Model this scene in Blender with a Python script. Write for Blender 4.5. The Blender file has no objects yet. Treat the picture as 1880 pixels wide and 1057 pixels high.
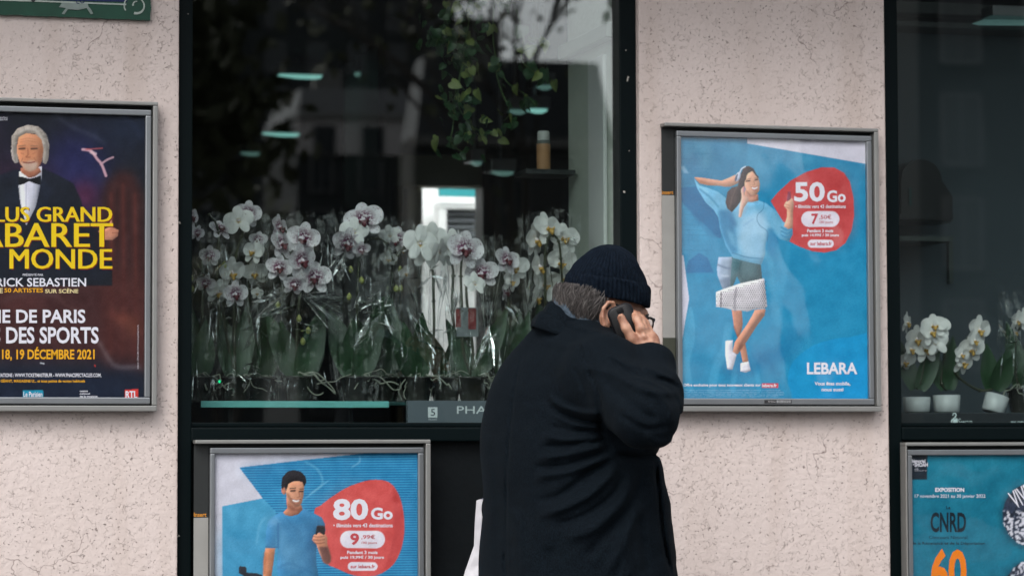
import bpy, bmesh, math, random
import numpy as np
from mathutils import Vector, Matrix, Quaternion, noise as mnoise
random.seed(7); np.random.seed(7)
R = math.radians
SC = bpy.context.scene
COL = SC.collection

# ------------------------------------------------------------------ camera
FPX, YAW, PITCH, ROLL, DIST, ZCAM = 5200.0, R(15.2), R(3.43), 0.0035, 7.1, 1.25
Fv = Vector((math.sin(YAW)*math.cos(PITCH), math.cos(YAW)*math.cos(PITCH), math.sin(PITCH)))
R0 = Vector((math.cos(YAW), -math.sin(YAW), 0)); U0 = R0.cross(Fv)
Uv = math.cos(ROLL)*U0 + math.sin(ROLL)*R0
Rv = math.cos(ROLL)*R0 - math.sin(ROLL)*U0
CAM = Vector((-math.sin(YAW)*DIST, -math.cos(YAW)*DIST, ZCAM))
cd = bpy.data.cameras.new('camera'); cam = bpy.data.objects.new('camera', cd); COL.objects.link(cam)
M3 = Matrix((Rv, Uv, -Fv)).transposed()
cam.matrix_world = Matrix.Translation(CAM) @ M3.to_4x4()
cd.sensor_width = 36; cd.lens = 36*FPX/1880; cd.clip_end = 3000; cd.clip_start = .1
cd.dof.use_dof = True; cd.dof.focus_distance = 6.5; cd.dof.aperture_fstop = 5.0
SC.camera = cam

def ray(px, py):
    return Fv + Rv*((px-940)/FPX) + Uv*((528.5-py)/FPX)
def P(px, py, Y=0.0):
    d = ray(px, py); return CAM + d*((Y-CAM.y)/d.y)
def PZ(px, py, z):
    d = ray(px, py); return CAM + d*((z-CAM.z)/d.z)
def proj(X):      # numpy (n,3) -> px, py
    d = X - np.array(CAM)
    f = d@np.array(Fv); return 940+FPX*(d@np.array(Rv))/f, 528.5-FPX*(d@np.array(Uv))/f

# ------------------------------------------------------------------ world and sun
SUN_EL, SUN_AZ = R(48), R(215)
w = bpy.data.worlds.new('World'); SC.world = w; w.use_nodes = True
nt = w.node_tree; nt.nodes.clear()
out = nt.nodes.new('ShaderNodeOutputWorld'); bg = nt.nodes.new('ShaderNodeBackground')
sky = nt.nodes.new('ShaderNodeTexSky'); sky.sky_type = 'NISHITA'; sky.sun_disc = False
sky.sun_elevation = SUN_EL; sky.sun_rotation = SUN_AZ; sky.air_density = 1.0; sky.dust_density = 3.0; sky.ozone_density = 1.0
hs = nt.nodes.new('ShaderNodeHueSaturation'); hs.inputs['Saturation'].default_value = .22
nt.links.new(sky.outputs[0], hs.inputs['Color']); nt.links.new(hs.outputs[0], bg.inputs[0])
bg.inputs[1].default_value = .15
nt.links.new(bg.outputs[0], out.inputs[0])
sl = bpy.data.lights.new('sun', 'SUN'); sl.energy = 0.5; sl.angle = R(25); sl.color = (1, .96, .91)
so = bpy.data.objects.new('sun', sl); COL.objects.link(so)
sd = Vector((math.sin(SUN_AZ)*math.cos(SUN_EL), math.cos(SUN_AZ)*math.cos(SUN_EL), math.sin(SUN_EL)))
so.rotation_euler = sd.to_track_quat('Z', 'Y').to_euler()
SC.view_settings.view_transform = 'Standard'; SC.view_settings.look = 'None'
SC.view_settings.exposure = 0.98; SC.view_settings.gamma = 1.0; SC.view_settings.use_curve_mapping = False
cy = SC.cycles
cy.max_bounces = 8; cy.transparent_max_bounces = 32; cy.diffuse_bounces = 3; cy.glossy_bounces = 4
cy.caustics_reflective = False; cy.caustics_refractive = False; cy.sample_clamp_indirect = 4
try:
    cy.use_denoising = True; cy.denoiser = 'OPENIMAGEDENOISE'
except Exception: pass

# ------------------------------------------------------------------ helpers
def lin(c):
    return tuple((v/255/12.92 if v/255 <= .04045 else ((v/255+.055)/1.055)**2.4) for v in c)
MATS = {}
def mat(name, color=(.5,.5,.5), rough=.6, metal=0, var=.15, vscale=20, bump=0, bscale=60, emit=None, estr=0, coat=0, sheen=0, spec=.5, attr=None, trans=0):
    if name in MATS: return MATS[name]
    m = bpy.data.materials.new(name); m.use_nodes = True; MATS[name] = m
    n = m.node_tree.nodes; L = m.node_tree.links; b = n['Principled BSDF']
    b.inputs['Roughness'].default_value = rough; b.inputs['Metallic'].default_value = metal
    b.inputs['Specular IOR Level'].default_value = spec
    b.inputs['Coat Weight'].default_value = coat; b.inputs['Sheen Weight'].default_value = sheen
    tc = n.new('ShaderNodeTexCoord')
    if attr:
        a = n.new('ShaderNodeAttribute'); a.attribute_name = attr; L.new(a.outputs['Color'], b.inputs['Base Color'])
    elif var:
        ns = n.new('ShaderNodeTexNoise'); ns.inputs['Scale'].default_value = vscale; ns.inputs['Detail'].default_value = 5
        L.new(tc.outputs['Object'], ns.inputs['Vector'])
        mx = n.new('ShaderNodeMix'); mx.data_type = 'RGBA'
        mx.inputs['A'].default_value = tuple(c*(1-var) for c in color)+(1,)
        mx.inputs['B'].default_value = tuple(min(1, c*(1+var)) for c in color)+(1,)
        L.new(ns.outputs['Fac'], mx.inputs['Factor']); L.new(mx.outputs['Result'], b.inputs['Base Color'])
    else: b.inputs['Base Color'].default_value = tuple(color)+(1,)
    if bump:
        nb = n.new('ShaderNodeTexNoise'); nb.inputs['Scale'].default_value = bscale; nb.inputs['Detail'].default_value = 6
        L.new(tc.outputs['Object'], nb.inputs['Vector'])
        bp = n.new('ShaderNodeBump'); bp.inputs['Strength'].default_value = bump; bp.inputs['Distance'].default_value = .01
        L.new(nb.outputs['Fac'], bp.inputs['Height']); L.new(bp.outputs[0], b.inputs['Normal'])
    if emit: b.inputs['Emission Color'].default_value = tuple(emit)+(1,); b.inputs['Emission Strength'].default_value = estr
    return m
def glassy(name, tint=(.9,.96,.95), ior=1.5, rough=0.0, bump=0, bscale=3, dist=.02, base=0.0, voro=False):
    if name in MATS: return MATS[name]
    m = bpy.data.materials.new(name); m.use_nodes = True; MATS[name] = m
    n = m.node_tree.nodes; L = m.node_tree.links; n.clear()
    o = n.new('ShaderNodeOutputMaterial'); t = n.new('ShaderNodeBsdfTransparent'); g = n.new('ShaderNodeBsdfGlossy')
    mx = n.new('ShaderNodeMixShader'); lw = n.new('ShaderNodeLayerWeight'); lw.inputs['Blend'].default_value = .5
    g.inputs['Roughness'].default_value = rough; g.inputs['Color'].default_value = (1,1,1,1); t.inputs['Color'].default_value = tuple(tint)+(1,)
    F0 = ((ior-1)/(ior+1))**2+base                      # Schlick, the same from both sides of the pane
    pw = n.new('ShaderNodeMath'); pw.operation = 'POWER'; pw.inputs[1].default_value = 5; L.new(lw.outputs['Facing'], pw.inputs[0])
    ma = n.new('ShaderNodeMath'); ma.operation = 'MULTIPLY_ADD'; ma.inputs[1].default_value = 1-F0; ma.inputs[2].default_value = F0; ma.use_clamp = True
    L.new(pw.outputs[0], ma.inputs[0]); L.new(ma.outputs[0], mx.inputs[0])
    L.new(t.outputs[0], mx.inputs[1]); L.new(g.outputs[0], mx.inputs[2]); L.new(mx.outputs[0], o.inputs[0])
    if bump:
        tc = n.new('ShaderNodeTexCoord'); bp = n.new('ShaderNodeBump'); bp.inputs['Strength'].default_value = bump; bp.inputs['Distance'].default_value = dist
        if voro:
            nb = n.new('ShaderNodeTexVoronoi'); nb.inputs['Scale'].default_value = bscale; L.new(nb.outputs['Distance'], bp.inputs['Height'])
        else:
            nb = n.new('ShaderNodeTexNoise'); nb.inputs['Scale'].default_value = bscale; nb.inputs['Detail'].default_value = 2; L.new(nb.outputs['Fac'], bp.inputs['Height'])
        L.new(tc.outputs['Object'], nb.inputs['Vector'])
        L.new(bp.outputs[0], g.inputs['Normal'])
    return m

def mesh_obj(name, V, F, m=None, parent=None, smooth=False, loc=None):
    me = bpy.data.meshes.new(name)
    V = np.asarray(V, dtype=float)
    if loc is not None: V = V - np.array(loc)
    me.from_pydata([tuple(v) for v in V], [], [tuple(int(i) for i in f) for f in F])
    if smooth: me.polygons.foreach_set('use_smooth', [True]*len(me.polygons))
    me.update()
    return link(name, me, m, parent, loc)
def link(name, me, m=None, parent=None, loc=None):
    o = bpy.data.objects.new(name, me); COL.objects.link(o)
    if m is not None and me is not None and len(me.materials) == 0:
        for x in (m if isinstance(m, (list, tuple)) else [m]): me.materials.append(x)
    if loc is not None: o.location = loc
    if parent is not None:
        o.parent = parent
        if loc is not None: o.location = Vector(loc) - world_loc(parent)
        else: o.location = -world_loc(parent)
    return o
def world_loc(o):
    v = Vector((0,0,0))
    while o is not None: v += o.location; o = o.parent
    return v
def thing(name, label, cat, loc=(0,0,0), group=None):
    o = bpy.data.objects.new(name, None); o.empty_display_size = .1; COL.objects.link(o); o.location = loc
    o['label'] = label; o['category'] = cat
    if group: o['group'] = group
    return o
def tag(o, label=None, cat=None, group=None, kind=None):
    if label: o['label'] = label
    if cat: o['category'] = cat
    if group: o['group'] = group
    if kind: o['kind'] = kind
    return o
class MB:
    def __init__(s): s.V = []; s.F = []; s.mi = []; s.cur = 0
    def add(s, V, F):
        b = len(s.V); s.V += [tuple(v) for v in V]; s.F += [tuple(i+b for i in f) for f in F]; s.mi += [s.cur]*len(F); return s
    def box(s, x0, x1, y0, y1, z0, z1):
        if x0 > x1: x0, x1 = x1, x0
        if y0 > y1: y0, y1 = y1, y0
        if z0 > z1: z0, z1 = z1, z0
        V = [(x,y,z) for x in (x0,x1) for y in (y0,y1) for z in (z0,z1)]
        return s.add(V, [(0,1,3,2),(4,6,7,5),(0,4,5,1),(2,3,7,6),(0,2,6,4),(1,5,7,3)])
    def bbox(s, x0, x1, y0, y1, z0, z1, r=.003):
        bm = bmesh.new(); bmesh.ops.create_cube(bm, size=1)
        for v in bm.verts: v.co = Vector(((x0+x1)/2+v.co.x*abs(x1-x0), (y0+y1)/2+v.co.y*abs(y1-y0), (z0+z1)/2+v.co.z*abs(z1-z0)))
        bmesh.ops.bevel(bm, geom=bm.edges[:], offset=r, segments=2, affect='EDGES', profile=.6)
        bm.verts.index_update()
        s.add([v.co[:] for v in bm.verts], [[v.index for v in f.verts] for f in bm.faces]); bm.free(); return s
    def tube(s, pts, rad, n=8, caps=True):
        pts = [Vector(p) for p in pts]
        if not hasattr(rad, '__len__'): rad = [rad]*len(pts)
        V = []; F = []
        prev = None
        for i, p in enumerate(pts):
            t = (pts[min(i+1, len(pts)-1)]-pts[max(i-1, 0)])
            if t.length < 1e-9: t = Vector((0,0,1))
            t.normalize()
            a = prev if prev is not None else (Vector((0,0,1)) if abs(t.z) < .9 else Vector((1,0,0)))
            a = (a - t*a.dot(t)); a.normalize(); prev = a; b = t.cross(a)
            for k in range(n):
                th = 2*math.pi*k/n; V.append(p+(a*math.cos(th)+b*math.sin(th))*rad[i])
        for i in range(len(pts)-1):
            for k in range(n): F.append((i*n+k, i*n+(k+1)%n, (i+1)*n+(k+1)%n, (i+1)*n+k))
        if caps: F.append(tuple(range(n-1,-1,-1))); F.append(tuple((len(pts)-1)*n+k for k in range(n)))
        return s.add(V, F)
    def lathe(s, prof, c=(0,0,0), n=32, sx=1, sy=1):
        V = []; F = []
        for r, z in prof:
            for k in range(n): V.append((c[0]+r*sx*math.cos(2*math.pi*k/n), c[1]+r*sy*math.sin(2*math.pi*k/n), c[2]+z))
        for i in range(len(prof)-1):
            for k in range(n): F.append((i*n+k, i*n+(k+1)%n, (i+1)*n+(k+1)%n, (i+1)*n+k))
        return s.add(V, F)
    def build(s, name, m=None, parent=None, smooth=False, loc=None):
        o = mesh_obj(name, s.V, s.F, m, parent, smooth, loc)
        if isinstance(m, (list, tuple)) and len(m) > 1: o.data.polygons.foreach_set('material_index', s.mi)
        return o
def catmull(pts, n=6, closed=False):
    pts = [np.array(p, float) for p in pts]; N = len(pts); outp = []
    rng = range(N) if closed else range(N-1)
    for i in rng:
        g = (lambda j: pts[j % N]) if closed else (lambda j: pts[min(max(j, 0), N-1)])
        p0, p1, p2, p3 = g(i-1), g(i), g(i+1), g(i+2)
        for k in range(n):
            t = k/n
            outp.append(.5*((2*p1)+(-p0+p2)*t+(2*p0-5*p1+4*p2-p3)*t*t+(-p0+3*p1-3*p2+p3)*t**3))
    if not closed: outp.append(pts[-1])
    return outp
def text_mesh(s, bold=0.0, res=4):
    cu = bpy.data.curves.new('t', 'FONT'); cu.body = s; cu.size = 1; cu.offset = bold; cu.resolution_u = res
    o = bpy.data.objects.new('t', cu); COL.objects.link(o)
    dg = bpy.context.evaluated_depsgraph_get(); me = bpy.data.meshes.new_from_object(o.evaluated_get(dg))
    bpy.data.objects.remove(o); bpy.data.curves.remove(cu)
    n = len(me.vertices); co = np.empty(n*3); me.vertices.foreach_get('co', co); co = co.reshape(-1, 3)
    F = [tuple(p.vertices) for p in me.polygons]; bpy.data.meshes.remove(me)
    return co, F
def lettering(mb, s, x0, y0, x1, y1, Y, bold=.0, rot=0, T=None, res=3):
    """writing fitted to the box x0..x1, y0..y1 of the print (y0 = top)"""
    co, F = text_mesh(s, bold, res)
    a, b = co[:, 0].min(), co[:, 0].max(); c, d = co[:, 1].min(), co[:, 1].max()
    u = (co[:, 0]-a)/(b-a); v = (co[:, 1]-c)/(d-c)
    X = x0+(x1-x0)*u; Z = y1+(y0-y1)*v
    if rot:
        cx, cyy = (x0+x1)/2, (y0+y1)/2; cr, sr = math.cos(R(rot)), math.sin(R(rot))
        X, Z = cx+(X-cx)*cr+(Z-cyy)*sr, cyy-(X-cx)*sr+(Z-cyy)*cr
    if T: X, Z = T(X, Z)
    V = [P(px, py, Y) for px, py in zip(X, Z)]
    mb.add(V, F)
# ------------------------------------------------------------------ the shop front
m_stucco = bpy.data.materials.new('stucco'); m_stucco.use_nodes = True
def _stucco():
    n = m_stucco.node_tree.nodes; L = m_stucco.node_tree.links; b = n['Principled BSDF']; b.inputs['Roughness'].default_value = .9
    b.inputs['Specular IOR Level'].default_value = .25
    tc = n.new('ShaderNodeTexCoord'); co = tc.outputs['Object']
    def noise(sc, det=4, vec=co, dist=0, rough=.5):
        x = n.new('ShaderNodeTexNoise'); x.inputs['Scale'].default_value = sc; x.inputs['Detail'].default_value = det
        x.inputs['Distortion'].default_value = dist; x.inputs['Roughness'].default_value = rough; L.new(vec, x.inputs['Vector']); return x
    def ramp(src, p):
        r = n.new('ShaderNodeValToRGB'); e = r.color_ramp.elements
        e[0].position, e[0].color = p[0][0], (p[0][1],)*3+(1,); e[1].position, e[1].color = p[1][0], (p[1][1],)*3+(1,)
        L.new(src, r.inputs[0]); return r.outputs[0]
    def mul(a, c):
        x = n.new('ShaderNodeMath'); x.operation = 'MULTIPLY'; L.new(a, x.inputs[0])
        if isinstance(c, float): x.inputs[1].default_value = c
        else: L.new(c, x.inputs[1])
        return x.outputs[0]
    def mixc(f, a, c):
        x = n.new('ShaderNodeMix'); x.data_type = 'RGBA'; L.new(f, x.inputs['Factor'])
        for k, v in (('A', a), ('B', c)):
            if isinstance(v, tuple): x.inputs[k].default_value = v+(1,)
            else: L.new(v, x.inputs[k])
        return x.outputs['Result']
    # broken short creases: warped voronoi cell edges kept only in places
    wp = noise(38, 3); va = n.new('ShaderNodeVectorMath'); va.operation = 'MULTIPLY_ADD'
    va.inputs[1].default_value = (.03,.03,.03); L.new(wp.outputs['Color'], va.inputs[0]); L.new(co, va.inputs[2])
    vo = n.new('ShaderNodeTexVoronoi'); vo.feature = 'DISTANCE_TO_EDGE'; vo.inputs['Scale'].default_value = 82; L.new(va.outputs[0], vo.inputs['Vector'])
    crease = ramp(vo.outputs['Distance'], ((.010, 1), (.050, 0)))
    keep = ramp(noise(48, 2).outputs['Fac'], ((.52, 0), (.60, 1)))
    crease = mul(crease, keep); crease = mul(crease, ramp(noise(5.5, 3).outputs['Fac'], ((.38, .25), (.62, 1))))
    # pits
    pit = ramp(noise(150, 2, dist=.5).outputs['Fac'], ((.655, 0), (.70, 1)))
    big = ramp(noise(80, 3, dist=.4).outputs['Fac'], ((.69, 0), (.73, 1)))
    pits = n.new('ShaderNodeMath'); pits.operation = 'MAXIMUM'; L.new(pit, pits.inputs[0]); L.new(big, pits.inputs[1])
    zone = ramp(noise(2.2, 3).outputs['Fac'], ((.3, .3), (.6, 1)))
    pt = mul(pits.outputs[0], zone)
    # long hairline cracks
    w2 = noise(7, 4); vb = n.new('ShaderNodeVectorMath'); vb.operation = 'MULTIPLY_ADD'; vb.inputs[1].default_value = (.22,.22,.22)
    L.new(w2.outputs['Color'], vb.inputs[0]); L.new(co, vb.inputs[2])
    v2 = n.new('ShaderNodeTexVoronoi'); v2.feature = 'DISTANCE_TO_EDGE'; v2.inputs['Scale'].default_value = 3.2; L.new(vb.outputs[0], v2.inputs['Vector'])
    crack = mul(ramp(v2.outputs['Distance'], ((.0012, 1), (.005, 0))), ramp(noise(3.1, 2).outputs['Fac'], ((.54, 0), (.6, 1))))
    tone = noise(3.5, 5); base = mixc(tone.outputs['Fac'], (.56,.475,.44), (.69,.60,.575))
    fine = noise(160, 3); base = mixc(mul(fine.outputs['Fac'], .35), base, (.50,.42,.385))
    c = mixc(mul(crease, .46), base, (.20,.15,.13)); c = mixc(mul(pt, .72), c, (.13,.10,.09)); c = mixc(mul(crack, .8), c, (.14,.10,.09))
    # dirt streaks running down the render
    mp = n.new('ShaderNodeMapping'); mp.inputs['Scale'].default_value = (9,9,.8); L.new(co, mp.inputs[0])
    st = ramp(noise(1, 5, mp.outputs[0]).outputs['Fac'], ((.52, 0), (.8, 1)))
    c = mixc(mul(st, .45), c, (.40,.31,.26))
    L.new(c, b.inputs['Base Color'])
    # relief
    h1 = noise(70, 5); s1 = mul(h1.outputs['Fac'], .8)
    sub = n.new('ShaderNodeMath'); sub.operation = 'SUBTRACT'; L.new(s1, sub.inputs[0]); L.new(mul(crease, .6), sub.inputs[1])
    sb2 = n.new('ShaderNodeMath'); sb2.operation = 'SUBTRACT'; L.new(sub.outputs[0], sb2.inputs[0]); L.new(pt, sb2.inputs[1])
    bp = n.new('ShaderNodeBump'); bp.inputs['Strength'].default_value = .7; bp.inputs['Distance'].default_value = .004
    L.new(sb2.outputs[0], bp.inputs['Height']); L.new(bp.outputs[0], b.inputs['Normal'])
_stucco()
m_frame = bpy.data.materials.new('frame_paint'); m_frame.use_nodes = True
def _frame():
    n = m_frame.node_tree.nodes; L = m_frame.node_tree.links; b = n['Principled BSDF']; b.inputs['Roughness'].default_value = .45; b.inputs['Specular IOR Level'].default_value = .08
    tc = n.new('ShaderNodeTexCoord'); a = n.new('ShaderNodeTexNoise'); a.inputs['Scale'].default_value = 34; a.inputs['Detail'].default_value = 3
    L.new(tc.outputs['Object'], a.inputs[0]); r = n.new('ShaderNodeValToRGB'); r.color_ramp.elements[0].position = .735; r.color_ramp.elements[1].position = .75
    r.color_ramp.elements[0].color = (.0018,.0048,.0056,1); r.color_ramp.elements[1].color = (.35,.33,.30,1); L.new(a.outputs['Fac'], r.inputs[0])
    L.new(r.outputs[0], b.inputs['Base Color'])
_frame()
m_dark = mat('dark_panel', (.0035,.005,.006), .5, var=.3, bump=.1, spec=.12)
m_glass = glassy('shop_glass', (.93,.975,.965), ior=1.95, bump=.02, bscale=.8, dist=.02)
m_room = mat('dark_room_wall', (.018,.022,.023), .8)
m_jamb = mat('pale_green_plaster', (.46,.50,.44), .7, var=.2, vscale=6, bump=.2)
m_strip = mat('pale_strip', (.62,.63,.62), .5, var=.05)
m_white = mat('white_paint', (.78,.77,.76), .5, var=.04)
m_teal = mat('teal_paint', (.02,.25,.27), .5)
m_wood = mat('brown_beam', (.30,.29,.20), .6, vscale=5)
m_lamp = mat('lamp_diffuser', (.7,.9,.88), .4, var=0, emit=(.42,.95,.86), estr=.28)
m_metal = mat('grey_steel', (.3,.31,.32), .4, 1)

shop = thing('flower_shop', 'flower shop front with cream rendered piers and dark framed display windows', 'shop')
xL, xA, xB, xC = P(327.5,500,0).x, P(1175,500,0).x, 0, P(1630,600,0).x
def part(name, m, boxes, parent=shop, bev=0):
    mb = MB()
    for b in boxes: (mb.bbox(*b, r=bev) if bev else mb.box(*b))
    return mb.build(name, m, parent)
ZT = 3.0
part('wall_pier', m_stucco, [(-4.2, xL, 0, .3, 0, ZT)], bev=.004)
part('wall_pier', m_stucco, [(xA, xC, 0, .3, 0, ZT)], bev=.004)
part('wall_pier', m_stucco, [(3.6, 6, 0, .3, 0, ZT)])
part('upper_wall', m_stucco, [(-4.2, 6, 0.002, .3, ZT+.002, 14)])
part('canopy', mat('canopy_metal', (.05,.055,.05), .5), [(-4.2, 6, -.50, -.002, 2.76, 2.86)], bev=.01)
# window 1
zsill = P(700, 784, .03).z; zt1 = 2.95
def window(x0, x1, lw, rw):
    g = MB(); fr = MB()
    zb = zsill
    fr.bbox(x0, x0+lw, .02, .085, .9, zt1, .003); fr.bbox(x1-rw, x1, .02, .085, .9, zt1, .003)
    fr.bbox(x0+lw-.002, x1-rw+.002, .022, .083, zt1-.06, zt1, .003)
    fr.bbox(x0+lw-.002, x1-rw+.002, .015, .10, zb-.035, zb, .004)
    fr.bbox(x0+lw-.002, x1-rw+.002, .03, .08, zb+.002, zb+.012, .002)
    f = fr.build('window_frame', m_frame, shop)
    g.box(x0+lw-.004, x1-rw+.004, .050, .056, zb+.004, zt1-.05); g.build('glass_pane', m_glass, f)
    return f
x352 = P(352,500,.02).x; x1140 = P(1140,500,.02).x
window(xL+.001, xA-.001, x352-xL, max(.02, xA-x1140))
x1652 = P(1652,500,.02).x
window(xC+.001, 3.59, x1652-xC, .05)
part('stall_riser', m_dark, [(xL+.001, xA-.001, .045, .09, 0, zsill-.036)])
part('stall_riser', m_dark, [(xC+.001, 3.59, .045, .09, 0, zsill-.036)])
# interior shell
part('room_floor', mat('shop_floor', (.03,.032,.03), .5), [(-4, 8, .12, 16, -.02, .01)])
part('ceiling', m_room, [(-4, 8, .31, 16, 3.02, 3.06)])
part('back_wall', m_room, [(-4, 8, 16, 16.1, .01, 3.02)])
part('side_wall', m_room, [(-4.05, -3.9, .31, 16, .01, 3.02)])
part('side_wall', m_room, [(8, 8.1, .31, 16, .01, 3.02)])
part('display_platform', m_dark, [(xL, xA, .10, .95, .3, zsill+.012)], bev=.003)
part('display_platform', m_dark, [(xC, 3.6, .10, .95, .3, zsill+.012)], bev=.003)
# plaster return beside the first window
xj = P(1136,500,.1).x
part('plaster_return', m_jamb, [(xj, xj+.14, .092, .56, .3, 3.0)], bev=.006)
yS0 = .19; yS1 = .33
part('pipe_cover', m_strip, [(xj-.012, xj-.001, yS0, yS1, 1.2, P(1100,105,.25).z)], bev=.003)
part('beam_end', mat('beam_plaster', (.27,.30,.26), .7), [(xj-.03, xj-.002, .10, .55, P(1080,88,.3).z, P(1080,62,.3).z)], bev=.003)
# the lit doorway to the back room
Yd = 4.2
A = P(728,283,Yd); B = P(885,343,Yd); Cq = P(741,430,Yd); D = P(907,430,Yd)
part('door_header', m_wood, [(A.x, B.x, Yd, Yd+.12, B.z, A.z)], bev=.004)
part('door_jamb', mat('light_wood', (.20,.15,.09), .5), [(A.x, Cq.x, Yd+.002, Yd+.12, .3, B.z-.001)], bev=.003)
part('door_jamb', m_dark, [(B.x+.001, D.x, Yd-.01, Yd+.12, .3, A.z-.01)], bev=.003)
Yb = 5.6
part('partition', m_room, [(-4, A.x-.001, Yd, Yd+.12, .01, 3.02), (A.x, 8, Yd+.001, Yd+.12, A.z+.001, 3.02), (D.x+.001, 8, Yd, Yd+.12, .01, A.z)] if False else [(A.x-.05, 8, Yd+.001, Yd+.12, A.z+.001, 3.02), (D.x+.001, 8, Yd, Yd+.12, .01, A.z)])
a = P(735,300,Yb); b = P(900,600,Yb)
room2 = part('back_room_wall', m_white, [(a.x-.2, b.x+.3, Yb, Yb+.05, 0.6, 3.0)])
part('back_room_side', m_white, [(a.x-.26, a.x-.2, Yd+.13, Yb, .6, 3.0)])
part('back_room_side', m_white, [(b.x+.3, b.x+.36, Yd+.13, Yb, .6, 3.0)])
def rectp(name, m, px0, py0, px1, py1, Y, th, **k):
    p, q = P(px0,py0,Y), P(px1,py1,Y)
    return part(name, m, [(p.x, q.x, Y, Y+th, q.z, p.z)], **k)
rectp('teal_panel', m_teal, 806,345,883,362, Yb-.20,.02)
rectp('shelf_cabinet', m_white, 806,372,889,384, Yb-.16,.1)
rectp('shelf_cabinet', m_white, 806,384,820,470, Yb-.16,.1)
for k in range(6):
    rectp('louvre', mat('grey_louvre', (.10,.11,.12), .5), 821, 389+k*12, 884, 397+k*12, Yb-.12, .05)
rectp('cabinet_back', mat('grey_recess', (.22,.23,.24), .6), 820,384,886,470, Yb-.06,.02)
# back room lamp
lampb = part('back_room_lamp', mat('back_lamp_diffuser', (.9,.9,.9), .4, var=0, emit=(1,.98,1), estr=4.2), [(a.x-.1, b.x+.2, Yd+.3, Yb-.2, 2.90, 2.94)])
part('back_room_ceiling', m_white, [(a.x-.26, b.x+.36, Yd+.13, Yb+.05, 3.0, 3.015)])
# window 2 back panel
Yp = .80
part('back_panel', mat('grey_blue_panel', (.055,.075,.090), .7, var=.12, vscale=3), [(xC+.02, 3.6, Yp, Yp+.03, zsill+.015, P(1700,62,Yp).z)])
part('soffit', mat('soffit_grey', (.05,.06,.06), .6), [(xC+.02, 3.6, Yp-.10, Yp+.03, P(1700,60,Yp).z, P(1700,50,Yp).z)], bev=.003)
part('soffit', mat('soffit_grey'), [(xC+.02, 3.6, Yp-.04, Yp+.03, P(1700,30,Yp).z, P(1700,8,Yp).z)], bev=.003)

# ceiling lights of the shop
lights = [(515,592,140,.12),(655,662,137,.12),(673,705,136,.1),(485,550,247,.14),(445,477,283,.1),(640,665,267,.1),(940,968,206,.1),(974,1006,204,.12),(992,1015,161,.08),(908,944,319,.1),(870,886,301,.08)]
names = ['long tube ceiling lamp high on the left of the dark shop', 'tiny ceiling lamp beside the short bright one high in the shop', 'short bright ceiling lamp left of the striped dark part of the shop',
 'ceiling lamp glowing pale green above the first orchids', 'faint small ceiling lamp lowest on the left side', 'small dim ceiling lamp below the middle of the left group',
 'small pale ceiling lamp left half of the pair behind the vines', 'bright ceiling lamp right half of the pair behind the vines', 'small thin ceiling lamp highest behind the vines', 'low ceiling lamp just left of the jar', 'tiny ceiling lamp above the lit doorway']
m_lampd = mat('lamp_diffuser_dim', (.4,.6,.58), .4, var=.3, vscale=90, emit=(.30,.58,.52), estr=.13)
for (p0, p1, py, _), nm in zip(lights, names):
    q = PZ(p0, py, 2.93)
    Yl = min(q.y, 15.5) if p1 < 720 else 3.7
    l, r = P(p0, py, Yl), P(p1, py, Yl)
    t = thing('ceiling_lamp', nm, 'lamp', (l.x, Yl, l.z), 'ceiling lamps inside the shop')
    MB().bbox(l.x-.01, r.x+.01, Yl, Yl+.13, l.z+.012, l.z+.06, .004).build('housing', m_metal, t)
    wd_ = r.x-l.x; mb = MB(); N_ = 9; V = []
    for k in range(N_):
        u_ = k/(N_-1); hh = .013*(.25+.75*min(1, u_*2.2))*(1 if u_ < .9 else .7); xx = l.x+wd_*u_; V += [(xx,Yl+.01,l.z+.011),(xx,Yl+.06,l.z+.011),(xx,Yl+.06,l.z+.011-hh),(xx,Yl+.01,l.z+.011-hh)]
    mb.add(V, [(k*4+a_, k*4+(a_+1)%4, (k+1)*4+(a_+1)%4, (k+1)*4+a_) for k in range(N_-1) for a_ in range(4)]+[(3,2,1,0), tuple((N_-1)*4+a_ for a_ in range(4))]); mb.build('diffuser', m_lamp if p0 in (515,485,673,974) else m_lampd, t)
    MB().tube([((l.x+r.x)/2, Yl+.07, l.z+.06), ((l.x+r.x)/2, Yl+.07, 3.02)], .008, 6).build('rod', m_metal, t)
q = P(1800,42,.62); r = P(1900,42,.62)
t = thing('ceiling_lamp', 'pointed bright ceiling lamp at the top of the right hand window', 'lamp', (q.x, .62, q.z), 'ceiling lamps inside the shop')
mb = MB(); V = [P(1797,47,.62), P(1825,37,.66), P(1925,36,.66), P(1925,48,.62)]
V2 = [v+Vector((0,.05,.012)) for v in V]
mb.add(V+V2, [(0,1,2,3),(7,6,5,4),(0,4,5,1),(1,5,6,2),(2,6,7,3),(3,7,4,0)]); mb.build('diffuser', mat('lamp_diffuser_soft', (.4,.6,.58), .3, var=.3, vscale=60, emit=(.3,.62,.6), estr=.07), t)
MB().bbox(q.x+.03, r.x, .60, .68, q.z+.02, q.z+.05, .003).build('housing', m_metal, t)

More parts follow.
